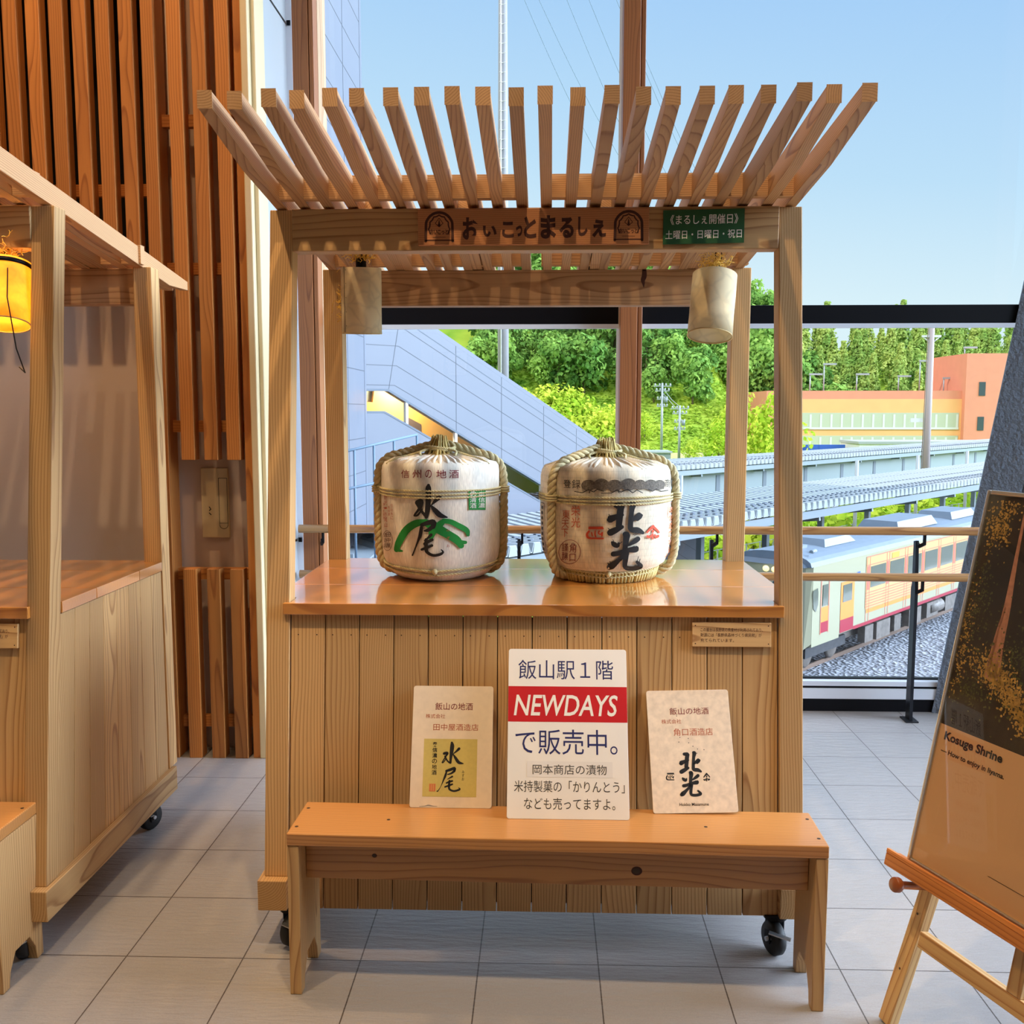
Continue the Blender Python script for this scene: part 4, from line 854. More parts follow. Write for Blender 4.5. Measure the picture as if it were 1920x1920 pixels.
for cx, cy, r in ((640, 570, 78), (790, 560, 84), (945, 572, 84), (1110, 560, 88), (1250, 560, 70), (1380, 565, 78), (1490, 560, 68)): a.disc(cx, -cy, r * 1.06, 6, 20, r * 0.84)
a.rect(575, 1545, -612, -525, 6, 14)
a.cur = 1
for P in ([(482, 644), (570, 660), (640, 622), (700, 650), (740, 618), (815, 640)], [(790, 664), (910, 662), (970, 625), (1020, 650), (1100, 615), (1160, 660), (1210, 625), (1280, 660)], [(1350, 615), (1400, 640), (1450, 612), (1510, 640), (1600, 628)], [(650, 662), (655, 640)], [(1000, 660), (985, 640)], [(1150, 650), (1130, 640)]): a.line([(x, -y) for x, y in P], 9, 0)
a.cur = 0
for st in KITA(s1) + HIKARI(s1): a.stroke(st, 0, 5)
for (x0, y0, x1, y1) in ((950,800,985,830), (955,830,975,850), (1085,785,1120,805), (880,920,905,945), (870,1085,900,1110), (900,1490,920,1530), (875,1510,900,1545), (930,1225,950,1260), (1240,1430,1230,1500), (1262,1460,1255,1500), (1030,950,1030,1010), (1170,1165,1215,1140), (1190,1170,1235,1150), (985,1300,1040,1250), (1120,1420,1110,1500)): a.line([(x0, -y0), (x1, -y1)], 8, 0)
SEAL(a, s1, 2); CREST(a, s1, 2)
for ch, x0, x1, y0, y1 in (('栄', 442, 550, 815, 940), ('光', 445, 548, 955, 1080), ('東', 345, 428, 865, 980), ('天', 338, 420, 990, 1085), ('下', 335, 412, 1095, 1195)): tb(a, ch, x0, x1, y0, y1, 3, 0.004)
a.ring(433, -1377, 125, 150, 6, 4)
for ch, x0, x1, y0, y1 in (('角', 428, 505, 1270, 1385), ('口', 432, 500, 1400, 1490), ('謹', 345, 415, 1270, 1370), ('醸', 345, 412, 1380, 1480)): tb(a, ch, x0, x1, y0, y1, 4, 0.0)
a.vtext('奥信濃の地酒', 1650, 60, -815, -1400, 5, 0.0)
a.line([(1600, -1430), (1605, -830), (1622, -790), (1655, -772), (1690, -800), (1690, -1390), (1640, -1390), (1590, -1440)], 5, 5)
a.build('print', ['ink', 'charcoal', 'vermilion', 'brick', 'maroon', 'orange_seal', 'cloud_grey'], t, f)
# label strip on the shaded flank of the cask
a = Art(); g = lambda u, v, l: (C.x + (rad(v - 0.8905) * 1.009 + 0.001 + l) * math.sin(R(u)), C.y - (rad(v - 0.8905) * 1.009 + 0.001 + l) * math.cos(R(u)), v)
[a.rect(*w_, 0) for w_ in ((-79, -78.3, 0.965, 1.115), (-68.7, -68, 0.965, 1.115), (-79, -68, 0.965, 0.967), (-79, -68, 1.113, 1.115))]
for i in range(9): a.rect(-76, -71, 0.972 + i * 0.0155, 0.981 + i * 0.0155, 0)
a.build('side_print', 'charcoal', t, g)

M['board_edge_tan'] = plain('paper_rim', S((206, 176, 120)), 0.7)
# ------------------------------------------------------------------ paper lamp shades hung from the laths
def lamp(name_label, top, axis, rad_, ln, paper, bulb, band=False, hook=0.10):
    top = Vector(top); ax = Vector(axis).normalized(); t = thing('paper_lamp', name_label, 'lamp', tuple(top), 'hanging paper lamps of the stalls')
    mb = MB(); pr = [(rad_, 0), (rad_ * 1.005, ln * 0.33), (rad_ * 0.995, ln * 0.66), (rad_, ln), (rad_ - 0.0016, ln), (rad_ - 0.0016, 0), (rad_, 0)]
    mb.lathe(pr, top, 56, axis=ax); sh = mb.build('shade', paper, t)
    mb = MB(); mb.lathe([(rad_ + 0.0005, ln - 0.0022), (rad_ + 0.0008, ln + 0.0004), (rad_ - 0.0022, ln + 0.0004), (rad_ - 0.0022, ln - 0.0022), (rad_ + 0.0005, ln - 0.0022)], top, 56, axis=ax); mb.build('rim', 'board_edge_tan', t)
    ex = ax.orthogonal().normalized(); ey = ax.cross(ex)
    mb = MB(); mb.lathe([(0.0, -0.03), (0.012, -0.028), (0.015, -0.018), (0.015, 0.02), (0.012, 0.03), (0, 0.032)], top, 18, axis=ax); mb.build('socket', 'black', t)
    mb = MB()
    for k in range(3): a = 2.09 * k + 0.4; d = ex * math.cos(a) + ey * math.sin(a); mb.tube([top + ax * 0.012, top + ax * 0.012 + d * (rad_ - 0.001)], 0.0012, 6)
    mb.build('spider', 'black', t)
    c = top + ax * 0.075; mb = MB(); mb.lathe([(0.0, -0.045), (0.012, -0.044), (0.013, -0.02), (0.024, 0.0), (0.027, 0.014), (0.022, 0.03), (0.0, 0.040)], c, 20, axis=ax); mb.build('bulb', bulb, t)
    mb = MB(); mb.tube([top - ax * 0.02, top + Vector((0.004, 0.004, hook * 0.5)), top + Vector((0.0, 0.01, hook))], 0.0028, 8)
    mb.tube([top + Vector((0.01, 0, 0.01)), top + Vector((0.02, 0.004, hook * 0.6)), top + Vector((0.012, 0.0, hook))], 0.0014, 6); mb.build('cord', 'black' if not band else 'white_ink', t)
    mb = MB()
    for k in range(110):
        p = top + Vector((rng.gauss(0, 0.016), rng.gauss(0, 0.012), 0.022 + abs(rng.gauss(0, 0.020)))); P = [p]
        d = Vector((rng.gauss(0, 1), rng.gauss(0, 1), rng.gauss(0.2, 0.7))).normalized()
        for j in range(4): d = (d + Vector((rng.gauss(0, .6), rng.gauss(0, .6), rng.gauss(0, .6)))).normalized(); P.append(P[-1] + d * 0.0085)
        mb.tube(P, 0.0010, 4, caps=False)
    mb.build('raffia_tuft', 'raffia', t)
    return t, top, ax, ex, ey
t, top, ax, ex, ey = lamp('upright paper lamp hanging near the return wall, its seam showing', (-0.534, 2.86, 1.798), (-0.02, 0.10, -1), 0.0585, 0.189, 'paper', 'bulb', hook=0.10)
mb = MB(); g = lambda az, d, l: top + ax * d + Vector((math.sin(R(az)), -math.cos(R(az)), 0)) * (0.0592 + l)
for k in range(8):
    a0, a1 = -58 + k * 1.2, -58 + (k + 1) * 1.2
for d in (0.012, 0.05, 0.09, 0.13, 0.17):
    mb.sphere(tuple(g(-38, d, 0)), 0.0011, 6)
mb.tube([g(-44, 0.001 + 0.0187 * i, 0.0006) for i in range(11)], 0.0007, 5); mb.build('seam', 'nail', t)
mb = MB()
for k in range(26):
    P = [g(-86 + rng.gauss(0, 4), 0.10 + rng.gauss(0, 0.03), 0.001)]; d = Vector((-1, -0.2, rng.gauss(0, .5))).normalized()
    for j in range(4): d = (d + Vector((rng.gauss(-.3, .6), rng.gauss(0, .5), rng.gauss(0, .8)))).normalized(); P.append(P[-1] + d * 0.004)
    mb.tube(P, 0.0009, 4, caps=False)
P = [g(-88, 0.095, 0.001), g(-88, 0.097, 0.012), g(-88, 0.094, 0.022), g(-88, 0.104, 0.026), g(-88, 0.112, 0.028), g(-88, 0.12, 0.026), g(-88, 0.13, 0.029)]
mb.tube(P, 0.0009, 5); mb.build('loose_raffia', 'raffia', t)
lamp('tilted paper lamp hanging beneath the green notice', (0.4925, 2.86, 1.772), (-0.11, -0.27, -1), 0.0635, 0.184, 'paper', 'bulb', hook=0.095)
t, top, ax, ex, ey = lamp('glowing orange paper lamp in the stall beside the slatted wall', (-1.385, 2.50, 1.76), (0.075, -0.28, -1), 0.060, 0.165, 'paper_lit', 'bulb_lit', True, hook=0.13)
mb = MB(); mb.lathe([(0.0605, 0.006), (0.0625, 0.006), (0.0625, 0.017), (0.0605, 0.017)], top, 48, axis=ax); mb.build('clamp_band', 'black', t)
l = light('POINT', 'lamp_glow', top + ax * 0.09, 5, (1.0, 0.55, 0.16), shadow_soft_size=0.03)
mb = MB(); mb.tube([top + ax * 0.01 + Vector((0.03, -0.05, 0)), top + ax * 0.10 + Vector((0.045, -0.075, 0)), top + ax * 0.20 + Vector((0.055, -0.05, -0.03)), top + ax * 0.24 + Vector((0.05, 0.0, -0.05)), top + ax * 0.235 + Vector((0.035, 0.0, -0.04))], 0.0016, 6); mb.build('lead', 'blackrub', t)

# ------------------------------------------------------------------ easel with the framed poster
B = Vector((0.821, 2.1, 0.382)); d = Vector((0.3612, -0.9325, 0)); up = Vector((0.1964, 0.0761, 0.9776)); nn = Vector((-0.9117, -0.3531, 0.2106))
pp = lambda a, b, c=0.0: B + d * a + up * b + nn * c
t = thing('framed_poster', 'silver framed poster of a dark forest with a pale lower margin', 'poster', tuple(B))
Wp, Hp, fw = 0.600, 0.846, 0.010
mb = MB()
for (a0, a1, b0, b1) in ((0, fw, 0, Hp), (Wp - fw, Wp, 0, Hp), (fw, Wp - fw, 0, fw), (fw, Wp - fw, Hp - fw, Hp)):
    mb.frame(pp(a0, b0, -0.012), d, up, nn, a1 - a0, b1 - b0, 0.019)
mb.build('frame', 'silver', t, bevel=0.003, label='silver metal frame')
def poster_mat():
    m, n, b, o = newmat('poster_print'); L = n.links.new
    at = N(n, 'ShaderNodeAttribute', attribute_name='wco')
    z = N(n, 'ShaderNodeTexNoise'); z.inputs['Scale'].default_value = 9; z.inputs['Detail'].default_value = 8; z.inputs['Roughness'].default_value = 0.7; L(at.outputs['Vector'], z.inputs['Vector'])
    r = N(n, 'ShaderNodeValToRGB'); c = r.color_ramp; c.elements[0].position = 0.30; c.elements[0].color = (*S((22, 18, 15)), 1); c.elements[1].position = 0.80; c.elements[1].color = (*S((92, 74, 40)), 1)
    e = c.elements.new(0.52); e.color = (*S((40, 32, 24)), 1); e = c.elements.new(0.62); e.color = (*S((52, 48, 30)), 1)
    L(z.outputs['Fac'], r.inputs[0]); L(r.outputs[0], b.inputs['Base Color']); b.inputs['Roughness'].default_value = 0.5
    return m
M['poster_print'] = poster_mat(); M['poster_paper'] = plain('poster_paper', S((206, 160, 112)), 0.6)
M['moss'] = plain('printed_moss', S((176, 136, 62)), 0.6, noise=0.5, nscale=90); M['bark'] = plain('printed_bark', S((178, 122, 92)), 0.6, noise=0.25, nscale=70)
M['fern'] = plain('printed_fern', S((76, 78, 38)), 0.6, noise=0.5, nscale=90)
fp = lambda u, v, l: pp(u, v, 0.0005 + l)
a = Art(); a.rect(fw, Wp - fw, fw, 0.318); a.build('margin', 'poster_paper', t, fp)
a = Art(); a.rect(fw, Wp - fw, 0.318, Hp - fw); ph = a.build('photograph', 'poster_print', t, fp)
a = Art(); a.stroke([(0.113, 0.46, 0.040), (0.113, 0.52, 0.026), (0.114, 0.60, 0.018), (0.110, 0.70, 0.010), (0.107, 0.80, 0.006)], 1, 6); a.stroke([(0.100, 0.47, 0.012), (0.104, 0.55, 0.008), (0.110, 0.60, 0.003)], 1)
def spray(cx, cy, rx, ry, n, mi, sz):
    for _ in range(n):
        x, y = rng.gauss(cx, rx), rng.gauss(cy, ry)
        if fw < x < Wp - fw - 0.01 and 0.325 < y < Hp - 0.02: a.cur = rng.choice((0, 1)); a.disc(x, y, rng.uniform(0.3, 1) * sz, mi, 6, rng.uniform(0.3, 1) * sz)
spray(0.045, 0.77, 0.022, 0.030, 260, 0, 0.0035); spray(0.065, 0.83, 0.025, 0.02, 90, 0, 0.003); spray(0.035, 0.60, 0.018, 0.06, 260, 2, 0.003); spray(0.020, 0.50, 0.012, 0.07, 220, 0, 0.003); spray(0.10, 0.47, 0.03, 0.02, 240, 0, 0.0035)
for q in range(9): spray(0.12 + q * 0.018, 0.46 - q * 0.013, 0.020, 0.014, 130, 0, 0.0036)
spray(0.07, 0.41, 0.03, 0.02, 140, 2, 0.003); spray(0.28, 0.5, 0.12, 0.09, 500, 2, 0.004); spray(0.4, 0.7, 0.1, 0.09, 300, 2, 0.004); spray(0.17, 0.50, 0.03, 0.02, 160, 2, 0.003)
a.build('picture', ['moss', 'bark', 'fern'], ph, lambda u, v, l: fp(u, v, l + 0.0003), 0.00015)
a = Art(); a.cur = 2; a.text('Kosuge Shrine', 0.026, 0.184, 0.281, 0.306, 0, 0.035); a.text('— How to enjoy in Iiyama.', 0.024, 0.197, 0.254, 0.2685, 0, 0.022); a.line([(0.21, 0.06), (0.56, 0.06)], 0.001)
a.build('lettering', 'ink', t, fp)
mb = MB(); mb.frame(pp(fw * 0.8, fw * 0.8, 0.0035), d, up, nn, Wp - 1.6 * fw, Hp - 1.6 * fw, 0.0012); mb.build('glazing', 'poster_glass', t)
mb = MB(); mb.frame(pp(fw, fw, -0.008), d, up, nn, Wp - 2 * fw, Hp - 2 * fw, 0.006); mb.build('backing', 'edge', t)
t = thing('easel', 'pale pine display easel with a ledge and a round peg', 'easel', (1.0, 1.85, 0))
fl = (0 - B.z) / up.z
mb = MB(); mb.frame(pp(-0.042, -0.030, -0.016), d, nn, up, 0.70, 0.042, 0.028); mb.build('ledge', 'pine_ledge', t, bevel=0.002, label='orange toned ledge')
mb = MB(); mb.frame(pp(-0.042, -0.002, 0.018), d, nn, up, 0.70, 0.008, 0.010); mb.build('ledge_lip', 'pine_ledge', t, bevel=0.001)
def leg(a0, b0, a1, b1, w, c=-0.034, th=0.026):
    mb = MB(); mb.beam(pp(a0, b0, c), pp(a1, b1, c), w, th, nn); return mb.build('leg', 'pine', t, bevel=0.002)
leg(0.0, fl + 0.012, 0.173, 1.16, 0.036, -0.043); leg(0.60, fl + 0.012, 0.427, 1.16, 0.036, -0.043)
mb = MB(); mb.frame(pp(0.052, -0.174, -0.045), d, up, nn, 0.498, 0.036, 0.022); mb.build('crossbar', 'pine', t, bevel=0.002)
mb = MB(); mb.frame(pp(0.284, -0.138, -0.045), up, d, nn, 1.24, 0.034, 0.022); mb.build('mast', 'pine', t, bevel=0.002)
mb = MB(); mb.beam(pp(0.30, 1.0, -0.05), Vector((1.62, 2.05, 0.014)), 0.034, 0.024); mb.build('rear_leg', 'pine', t, bevel=0.002)
for a_ in (0.035, 0.565):
    mb = MB(); mb.lathe([(0.0, 0.002), (0.0085, 0.0), (0.0085, 0.075), (0.015, 0.076), (0.0165, 0.079), (0.0165, 0.088), (0.015, 0.091), (0.0, 0.091)], pp(a_, -0.044, -0.030), 24, axis=nn); mb.build('peg', 'peg', t)
a = Art()
for b_ in (-0.11, -0.245): a.disc(0.037 + (b_ + 0.037) * 0.113, b_, 0.0028, 0, 10)
a.build('screw_plugs', 'nail', t, lambda u, v, l: pp(u, v, -0.0295 + l))

# ------------------------------------------------------------------ outside: station yard, train, canopies, stair, hills
UU = Vector((math.sin(R(42)), math.cos(R(42)), 0)); VV = Vector((UU.y, -UU.x, 0)); ZZ = Vector((0, 0, 1))
ST = lambda s, t, z=0.0: UU * s + VV * t + ZZ * z
def sbox(mb, s0, s1, t0, t1, z0, z1, mi=0): mb.frame(ST(s0, t0, z0), UU, VV, ZZ, s1 - s0, t1 - t0, z1 - z0, mi)
for nme, c, kw in (('lavender_panel', (100, 104, 116), dict(rough=0.5, noise=0.02, nscale=1)), ('joint_grey', (62, 66, 76), {}), ('stair_orange', (246, 176, 84), {}), ('frame_white', (200, 200, 196), {}),
        ('metal_white', (148, 153, 157), dict(rough=0.35, metal=0.0)), ('metal_grey', (122, 131, 138), dict(rough=0.4)), ('metal_slate', (84, 92, 104), {}), ('rail_blue', (96, 116, 136), {}),  # darkest metal is for clips, slots, window frames and stripe
        ('train_cream', (150, 147, 122), dict(rough=0.3)), ('train_roof', (98, 110, 124), dict(rough=0.5, noise=0.06, nscale=3)), ('train_red', (146, 26, 48), dict(rough=0.35)), ('train_orange', (222, 128, 54), dict(rough=0.35)), ('train_tan', (190, 146, 96), dict(rough=0.4)), ('train_brick', (206, 96, 76), dict(rough=0.4)), ('train_glass', (84, 88, 76), dict(rough=0.08)), ('train_dark', (44, 44, 48), dict(noise=0.3, nscale=6)), ('train_under', (96, 88, 82), dict(noise=0.3, nscale=5)),
        ('rust', (104, 82, 68), dict(rough=0.7)), ('terracotta', (206, 132, 106), dict(noise=0.04, nscale=0.6)), ('terracotta_pale', (222, 196, 190), {}), ('apricot', (226, 166, 110), dict(noise=0.03, nscale=0.5)), ('window_grey', (176, 180, 160), dict(rough=0.2)), ('window_dark', (62, 74, 78), dict(rough=0.2)), ('signal_blue', (44, 84, 176), {}), ('yellow', (226, 186, 40), {}), ('concrete', (206, 204, 204), dict(noise=0.08, nscale=3)), ('beige_wall', (222, 204, 166), dict(noise=0.1, nscale=1)), ('pole_grey', (128, 126, 128), dict(noise=0.06, nscale=2)), ('pole_brown', (150, 136, 134), {}), ('platform', (196, 192, 186), {}), ('trunk', (104, 86, 64), {}), ('headlamp', (255, 226, 150), dict(emit=1.2)), ('led_sign', (150, 140, 40), dict(emit=0.4))):
    M[nme] = plain(nme, S(c), **kw)
def leaf_mat(name, ca, cb, scale=0.35):
    m = bpy.data.materials.new(name); m.use_nodes = True; n = m.node_tree; n.nodes.clear(); L = n.links.new
    o = N(n, 'ShaderNodeOutputMaterial'); dd = N(n, 'ShaderNodeBsdfDiffuse'); tr = N(n, 'ShaderNodeBsdfTranslucent'); x = N(n, 'ShaderNodeMixShader'); x.inputs[0].default_value = 0.3
    tc = N(n, 'ShaderNodeTexCoord'); z = N(n, 'ShaderNodeTexNoise'); z.inputs['Scale'].default_value = scale; z.inputs['Detail'].default_value = 5; L(tc.outputs['Object'], z.inputs['Vector'])
    oi = N(n, 'ShaderNodeObjectInfo'); mm = N(n, 'ShaderNodeMath', operation='MULTIPLY_ADD'); mm.inputs[1].default_value = 0.28; L(oi.outputs['Random'], mm.inputs[0]); L(z.outputs['Fac'], mm.inputs[2])
    r = N(n, 'ShaderNodeValToRGB'); r.color_ramp.elements[0].position = 0.42; r.color_ramp.elements[1].position = 0.80; r.color_ramp.elements[0].color = (*ca, 1); r.color_ramp.elements[1].color = (*cb, 1)
    L(mm.outputs[0], r.inputs[0]); L(r.outputs[0], dd.inputs[0]); L(r.outputs[0], tr.inputs[0]); L(dd.outputs[0], x.inputs[1]); L(tr.outputs[0], x.inputs[2]); L(x.outputs[0], o.inputs[0]); return m
M['leaf'] = leaf_mat('leaf_broad', S((94, 136, 66)), S((150, 182, 88)))
M['leaf_con'] = leaf_mat('leaf_conifer', S((128, 162, 80)), S((188, 200, 110)))
M['leaf_bright'] = leaf_mat('leaf_bright', S((140, 176, 46)), S((204, 210, 80)), 0.8)
M['grass'] = leaf_mat('grass_slope', S((108, 152, 52)), S((172, 190, 70)), 0.12)
def ballast():
    m, n, b, o = newmat('ballast'); L = n.links.new
    t = N(n, 'ShaderNodeTexCoord'); v = N(n, 'ShaderNodeTexVoronoi'); v.inputs['Scale'].default_value = 7; L(t.outputs['Object'], v.inputs['Vector'])
    r = N(n, 'ShaderNodeValToRGB'); r.color_ramp.elements[0].color = (*S((70, 72, 80)), 1); r.color_ramp.elements[1].color = (*S((150, 152, 160)), 1); L(v.outputs['Color'], r.inputs[0]); L(r.outputs[0], b.inputs['Base Color'])
    bp = N(n, 'ShaderNodeBump'); bp.inputs['Strength'].default_value = 1.0; bp.inputs['Distance'].default_value = 0.12; L(v.outputs['Distance'], bp.inputs['Height']); L(bp.outputs[0], b.inputs['Normal']); b.inputs['Roughness'].default_value = 0.85
    return m
M['ballast'] = ballast()
GZ = -7.55
def sm(a, b, x): x = max(0, min(1, (x - a) / (b - a))); return x * x * (3 - 2 * x)
def lerp_tab(T, x):
    if x <= T[0][0]: return T[0][1]
    for (a, za), (b, zb) in zip(T[:-1], T[1:]):
        if x <= b: return za + (zb - za) * (x - a) / (b - a)
    return T[-1][1]
def gh(x, y):
    l = lerp_tab([(178, GZ), (182, -6.4), (196, -2.0), (215, 8), (262, 33), (300, 40), (400, 42)], y + 0.06 * x - 18 * sm(37, 44, x))
    r = lerp_tab([(216, GZ), (262, 13), (300, 19), (400, 24)], y)
    return l + (r - l) * sm(50, 68, x) + 0.5 * math.sin(x * 0.21 + y * 0.13) * sm(185, 215, y)
mb = MB(); nx, ny = 60, 70; vsx = []
for j in range(ny + 1):
    for i in range(nx + 1):
        x = -70 + 260 * i / nx; y = 5 + 375 * j / ny; vsx.append((x, y, gh(x, y)))
mb.add(vsx, [(j*(nx+1)+i, j*(nx+1)+i+1, (j+1)*(nx+1)+i+1, (j+1)*(nx+1)+i) for j in range(ny) for i in range(nx)], 0, None, True)
o = mb.build('ground', 'grass'); o['kind'] = 'structure'
mb = MB(); sbox(mb, 2, 130, -18.3, 6, GZ, GZ + 0.05); o = mb.build('gravel_bed', 'ballast'); tag(o, 'grey track ballast beside the railway line', 'gravel', kind='stuff')
mb = MB(); sbox(mb, 30.8, 33.0, -10.4, -8.4, GZ, GZ + 0.12); sbox(mb, 33, 60, -9.9, -8.4, GZ, GZ + 0.12); tag(mb.build('concrete_gutter', 'concrete'), 'pale concrete gutter along the edge of the ballast', 'gutter')
# rails
for tt, lb in ((-15.25, 'near running rail under the railcar'), (-16.35, 'far running rail under the railcar')):
    mb = MB(); sbox(mb, 5, 110, tt - 0.03, tt + 0.03, GZ + 0.05, GZ + 0.20); tag(mb.build('running_rail', 'rust'), lb, 'rail')

# railcar
t = thing('railcar', 'cream railcar with crimson and orange bands and an open blue grey roof', 'train', tuple(ST(39, -15.8, GZ + 0.2)))
S0, S1, TN, TF, ZB, ZT = 28.75, 49.0, -14.4, -17.2, -6.22, -3.68
def trprism(mb, prof, s0, s1, mi=0): mb.prism(prof, ST(s0, 0, 0), VV, ZZ, UU, s1 - s0, 0, mi)
mb = MB(); trprism(mb, [(TF, ZB), (TN, ZB), (TN, ZT), (TF, ZT)], S0 + 0.35, S1)
k = len(mb.v); mb.hexa([ST(S0 + 0.10, TF + 0.15, ZB - 0.18), ST(S0, (TF+TN)/2, ZB - 0.18), ST(S0 + 0.10, TN - 0.15, ZB - 0.18), ST(S0 + 0.36, TN, ZB), ST(S0 + 0.22, TF + 0.2, ZT - 0.02), ST(S0 + 0.10, (TF+TN)/2, ZT), ST(S0 + 0.22, TN - 0.2, ZT - 0.02), ST(S0 + 0.36, TN, ZT)], ZZ)
mb.hexa([ST(S0 + 0.10, TF + 0.15, ZB - 0.1), ST(S0, (TF+TN)/2, ZB - 0.1), ST(S0 + 0.4, (TF+TN)/2, ZB - 0.1), ST(S0 + 0.36, TF, ZB), ST(S0 + 0.22, TF + 0.2, ZT), ST(S0 + 0.10, (TF+TN)/2, ZT), ST(S0 + 0.4, (TF+TN)/2, ZT), ST(S0 + 0.36, TF, ZT)], ZZ)
sbox(mb, S0 + 0.36, 31.1, TN - 0.15, TN, ZB - 0.12, ZB)
mb.build('body', 'train_cream', t)
mb = MB(); arc = [(TF, ZT)] + [((TF+TN)/2 - 1.4 * math.cos(R(q)), ZT + 0.42 * math.sin(R(q)) ** 0.8) for q in range(15, 166, 15)] + [(TN, ZT)]
trprism(mb, arc, S0 + 0.22, S1); mb.hexa([ST(S0 + 0.1, TF + 0.2, ZT - 0.02), ST(S0 + 0.1, TN - 0.2, ZT - 0.02), ST(S0 + 0.5, TN, ZT), ST(S0 + 0.5, TF, ZT), ST(S0 + 0.35, TF + 0.5, ZT + 0.3), ST(S0 + 0.35, TN - 0.5, ZT + 0.3), ST(S0 + 0.6, TN - 0.3, ZT + 0.34), ST(S0 + 0.6, TF + 0.3, ZT + 0.34)], ZZ)
mb.build('roof', 'train_roof', t)
for (a0, a1, w, h) in ((31.2, 33.6, 0.75, 0.24), (37.2, 41.2, 0.85, 0.36), (43, 46, 0.8, 0.3)):
    mb = MB(); c = (TF + TN) / 2; z = ZT + 0.38
    mb.hexa([ST(a0, c - w, z), ST(a0, c + w, z), ST(a1, c + w, z), ST(a1, c - w, z), ST(a0 + .25, c - w * .8, z + h), ST(a0 + .25, c + w * .8, z + h), ST(a1 - .25, c + w * .8, z + h), ST(a1 - .25, c - w * .8, z + h)], UU); mb.build('air_conditioner', 'train_roof', t)
mb = MB(); sbox(mb, 30.1, 30.6, -15.9, -15.4, ZT + 0.4, ZT + 0.5); mb.tube([ST(29.9, -14.9, ZT + 0.36), ST(30.3, -14.95, ZT + 0.36)], 0.07, 10); mb.build('roof_vent', 'metal_grey', t)
sf = lambda u, v, l: ST(u, TN + l * 14 + 0.004, v)
a = Art(); a.rect(32.2, S1, -6.24, -6.12, 0); a.rect(31.15, 32.19, -6.2, -5.75, 0); a.rect(29.71, 30.23, -5.96, -5.6, 0); a.build('crimson_band', 'train_red', t, sf, 0.0005)
a = Art(); a.rect(31.15, 32.19, -5.75, -4.45, 0); a.rect(29.71, 30.23, -5.6, -5.1, 0); a.rect(33.2, S1, -5.82, -5.68, 0); a.build('orange_panel', 'train_orange', t, sf, 0.0006)
a = Art(); a.rect(33.1, S1, -5.66, -3.80, 0); a.build('tan_panel', 'train_tan', t, sf, 0.0007)
a = Art(); per = 1.68; n = 0; s_ = 33.16
while s_ < S1:
    a.rect(s_, s_ + 0.26, -4.98, -4.12, 0); a.rect(s_, s_ + 0.03, -6.1, -3.8, 0); a.rect(s_ + 0.23, s_ + 0.26, -6.1, -3.8, 0); s_ += per
for v in (-4.10, -3.80, -5.10, -5.2, -5.3, -5.4, -5.5, -5.6): a.rect(33.1, S1, v, v + 0.025, 0)
a.rect(29.66, 29.70, -6.0, -4.2, 0); a.rect(30.23, 30.27, -6.0, -4.2, 0); a.build('brick_trim', 'train_brick', t, sf, 0.0010)
s_ = 33.16
for q in range(9):
    if s_ + per < S1: a = Art(); a.rect(s_ + 0.32, s_ + per - 0.06, -4.92, -4.16, 0); a.build('window', 'train_glass', t, sf, 0.0012)
    s_ += per
a = Art(); a.rect(31.30, 32.0, -5.15, -4.55); a.build('door_window', 'train_glass', t, sf, 0.0012)
a = Art(); a.rect(29.80, 30.16, -5.05, -4.35); a.build('cab_door_window', 'train_glass', t, sf, 0.0012)
a = Art(); a.poly([(29.10, -4.45), (29.42, -4.40), (29.46, -4.55), (29.46, -4.95), (29.32, -5.18), (29.14, -5.05), (29.08, -4.6)]); a.build('cab_side_window', 'train_glass', t, sf, 0.0012)
a = Art(); a.rect(35.3, 35.95, -4.06, -3.86); a.build('destination_sign', 'led_sign', t, sf, 0.0014)
a = Art(); a.rect(32.35, 32.6, -4.35, -4.22); a.build('number_plate', 'signal_blue', t, sf, 0.0014)
for q in (-0.22, 0.10):
    mb = MB(); c = ST(S0 + 0.155, (TF + TN) / 2 + 0.05 + q, ZT - 0.18); mb.sphere(tuple(c), (0.14, 0.14, 0.11), 14); mb.build('headlight', 'headlamp', t)
mb = MB(); mb.hexa([ST(S0 - 0.02, TF + 0.35, -5.4), ST(S0 - 0.03, TN - 0.35, -5.4), ST(S0 + 0.08, TN - 0.35, -5.4), ST(S0 + 0.08, TF + 0.35, -5.4), ST(S0 + 0.10, TF + 0.35, -4.15), ST(S0 + 0.10, TN - 0.35, -4.15), ST(S0 + 0.14, TN - 0.35, -4.15), ST(S0 + 0.14, TF + 0.35, -4.15)], ZZ); mb.build('windscreen', 'window_dark', t)
mb = MB(); sbox(mb, 29.2, S1, TF + 0.5, TN - 0.55, -6.75, ZB)
for a0, a1, z in ((33.4, 34.1, -6.95), (34.4, 35.6, -7.0), (36.0, 36.6, -6.95), (37.4, 38.6, -7.0), (39.2, 40.4, -6.95), (41.2, 43, -6.95)): sbox(mb, a0, a1, TN - 0.35, TN - 0.08, z, -6.35)
mb.tube([ST(39.6, TN - 0.3, -6.65), ST(41.0, TN - 0.3, -6.65)], 0.28, 14); mb.build('underframe', 'train_under', t)
mb = MB(); sbox(mb, 29.6, 32.6, TN - 0.62, TN - 0.45, -6.9, -6.55); sbox(mb, S0 + 0.2, S0 + 0.4, TF + 0.3, TN - 0.3, -7.1, -6.3); mb.build('bogie', 'train_dark', t)
for s_ in (30.15, 32.05, 44.2, 46.1):
    mb = MB(); mb.lathe([(0, 0.06), (0.36, 0.06), (0.43, 0.0), (0.43, -0.06), (0, -0.06)], ST(s_, TN - 0.72, GZ + 0.2 + 0.43), 24, axis=VV); mb.build('wheel', 'train_under', t)

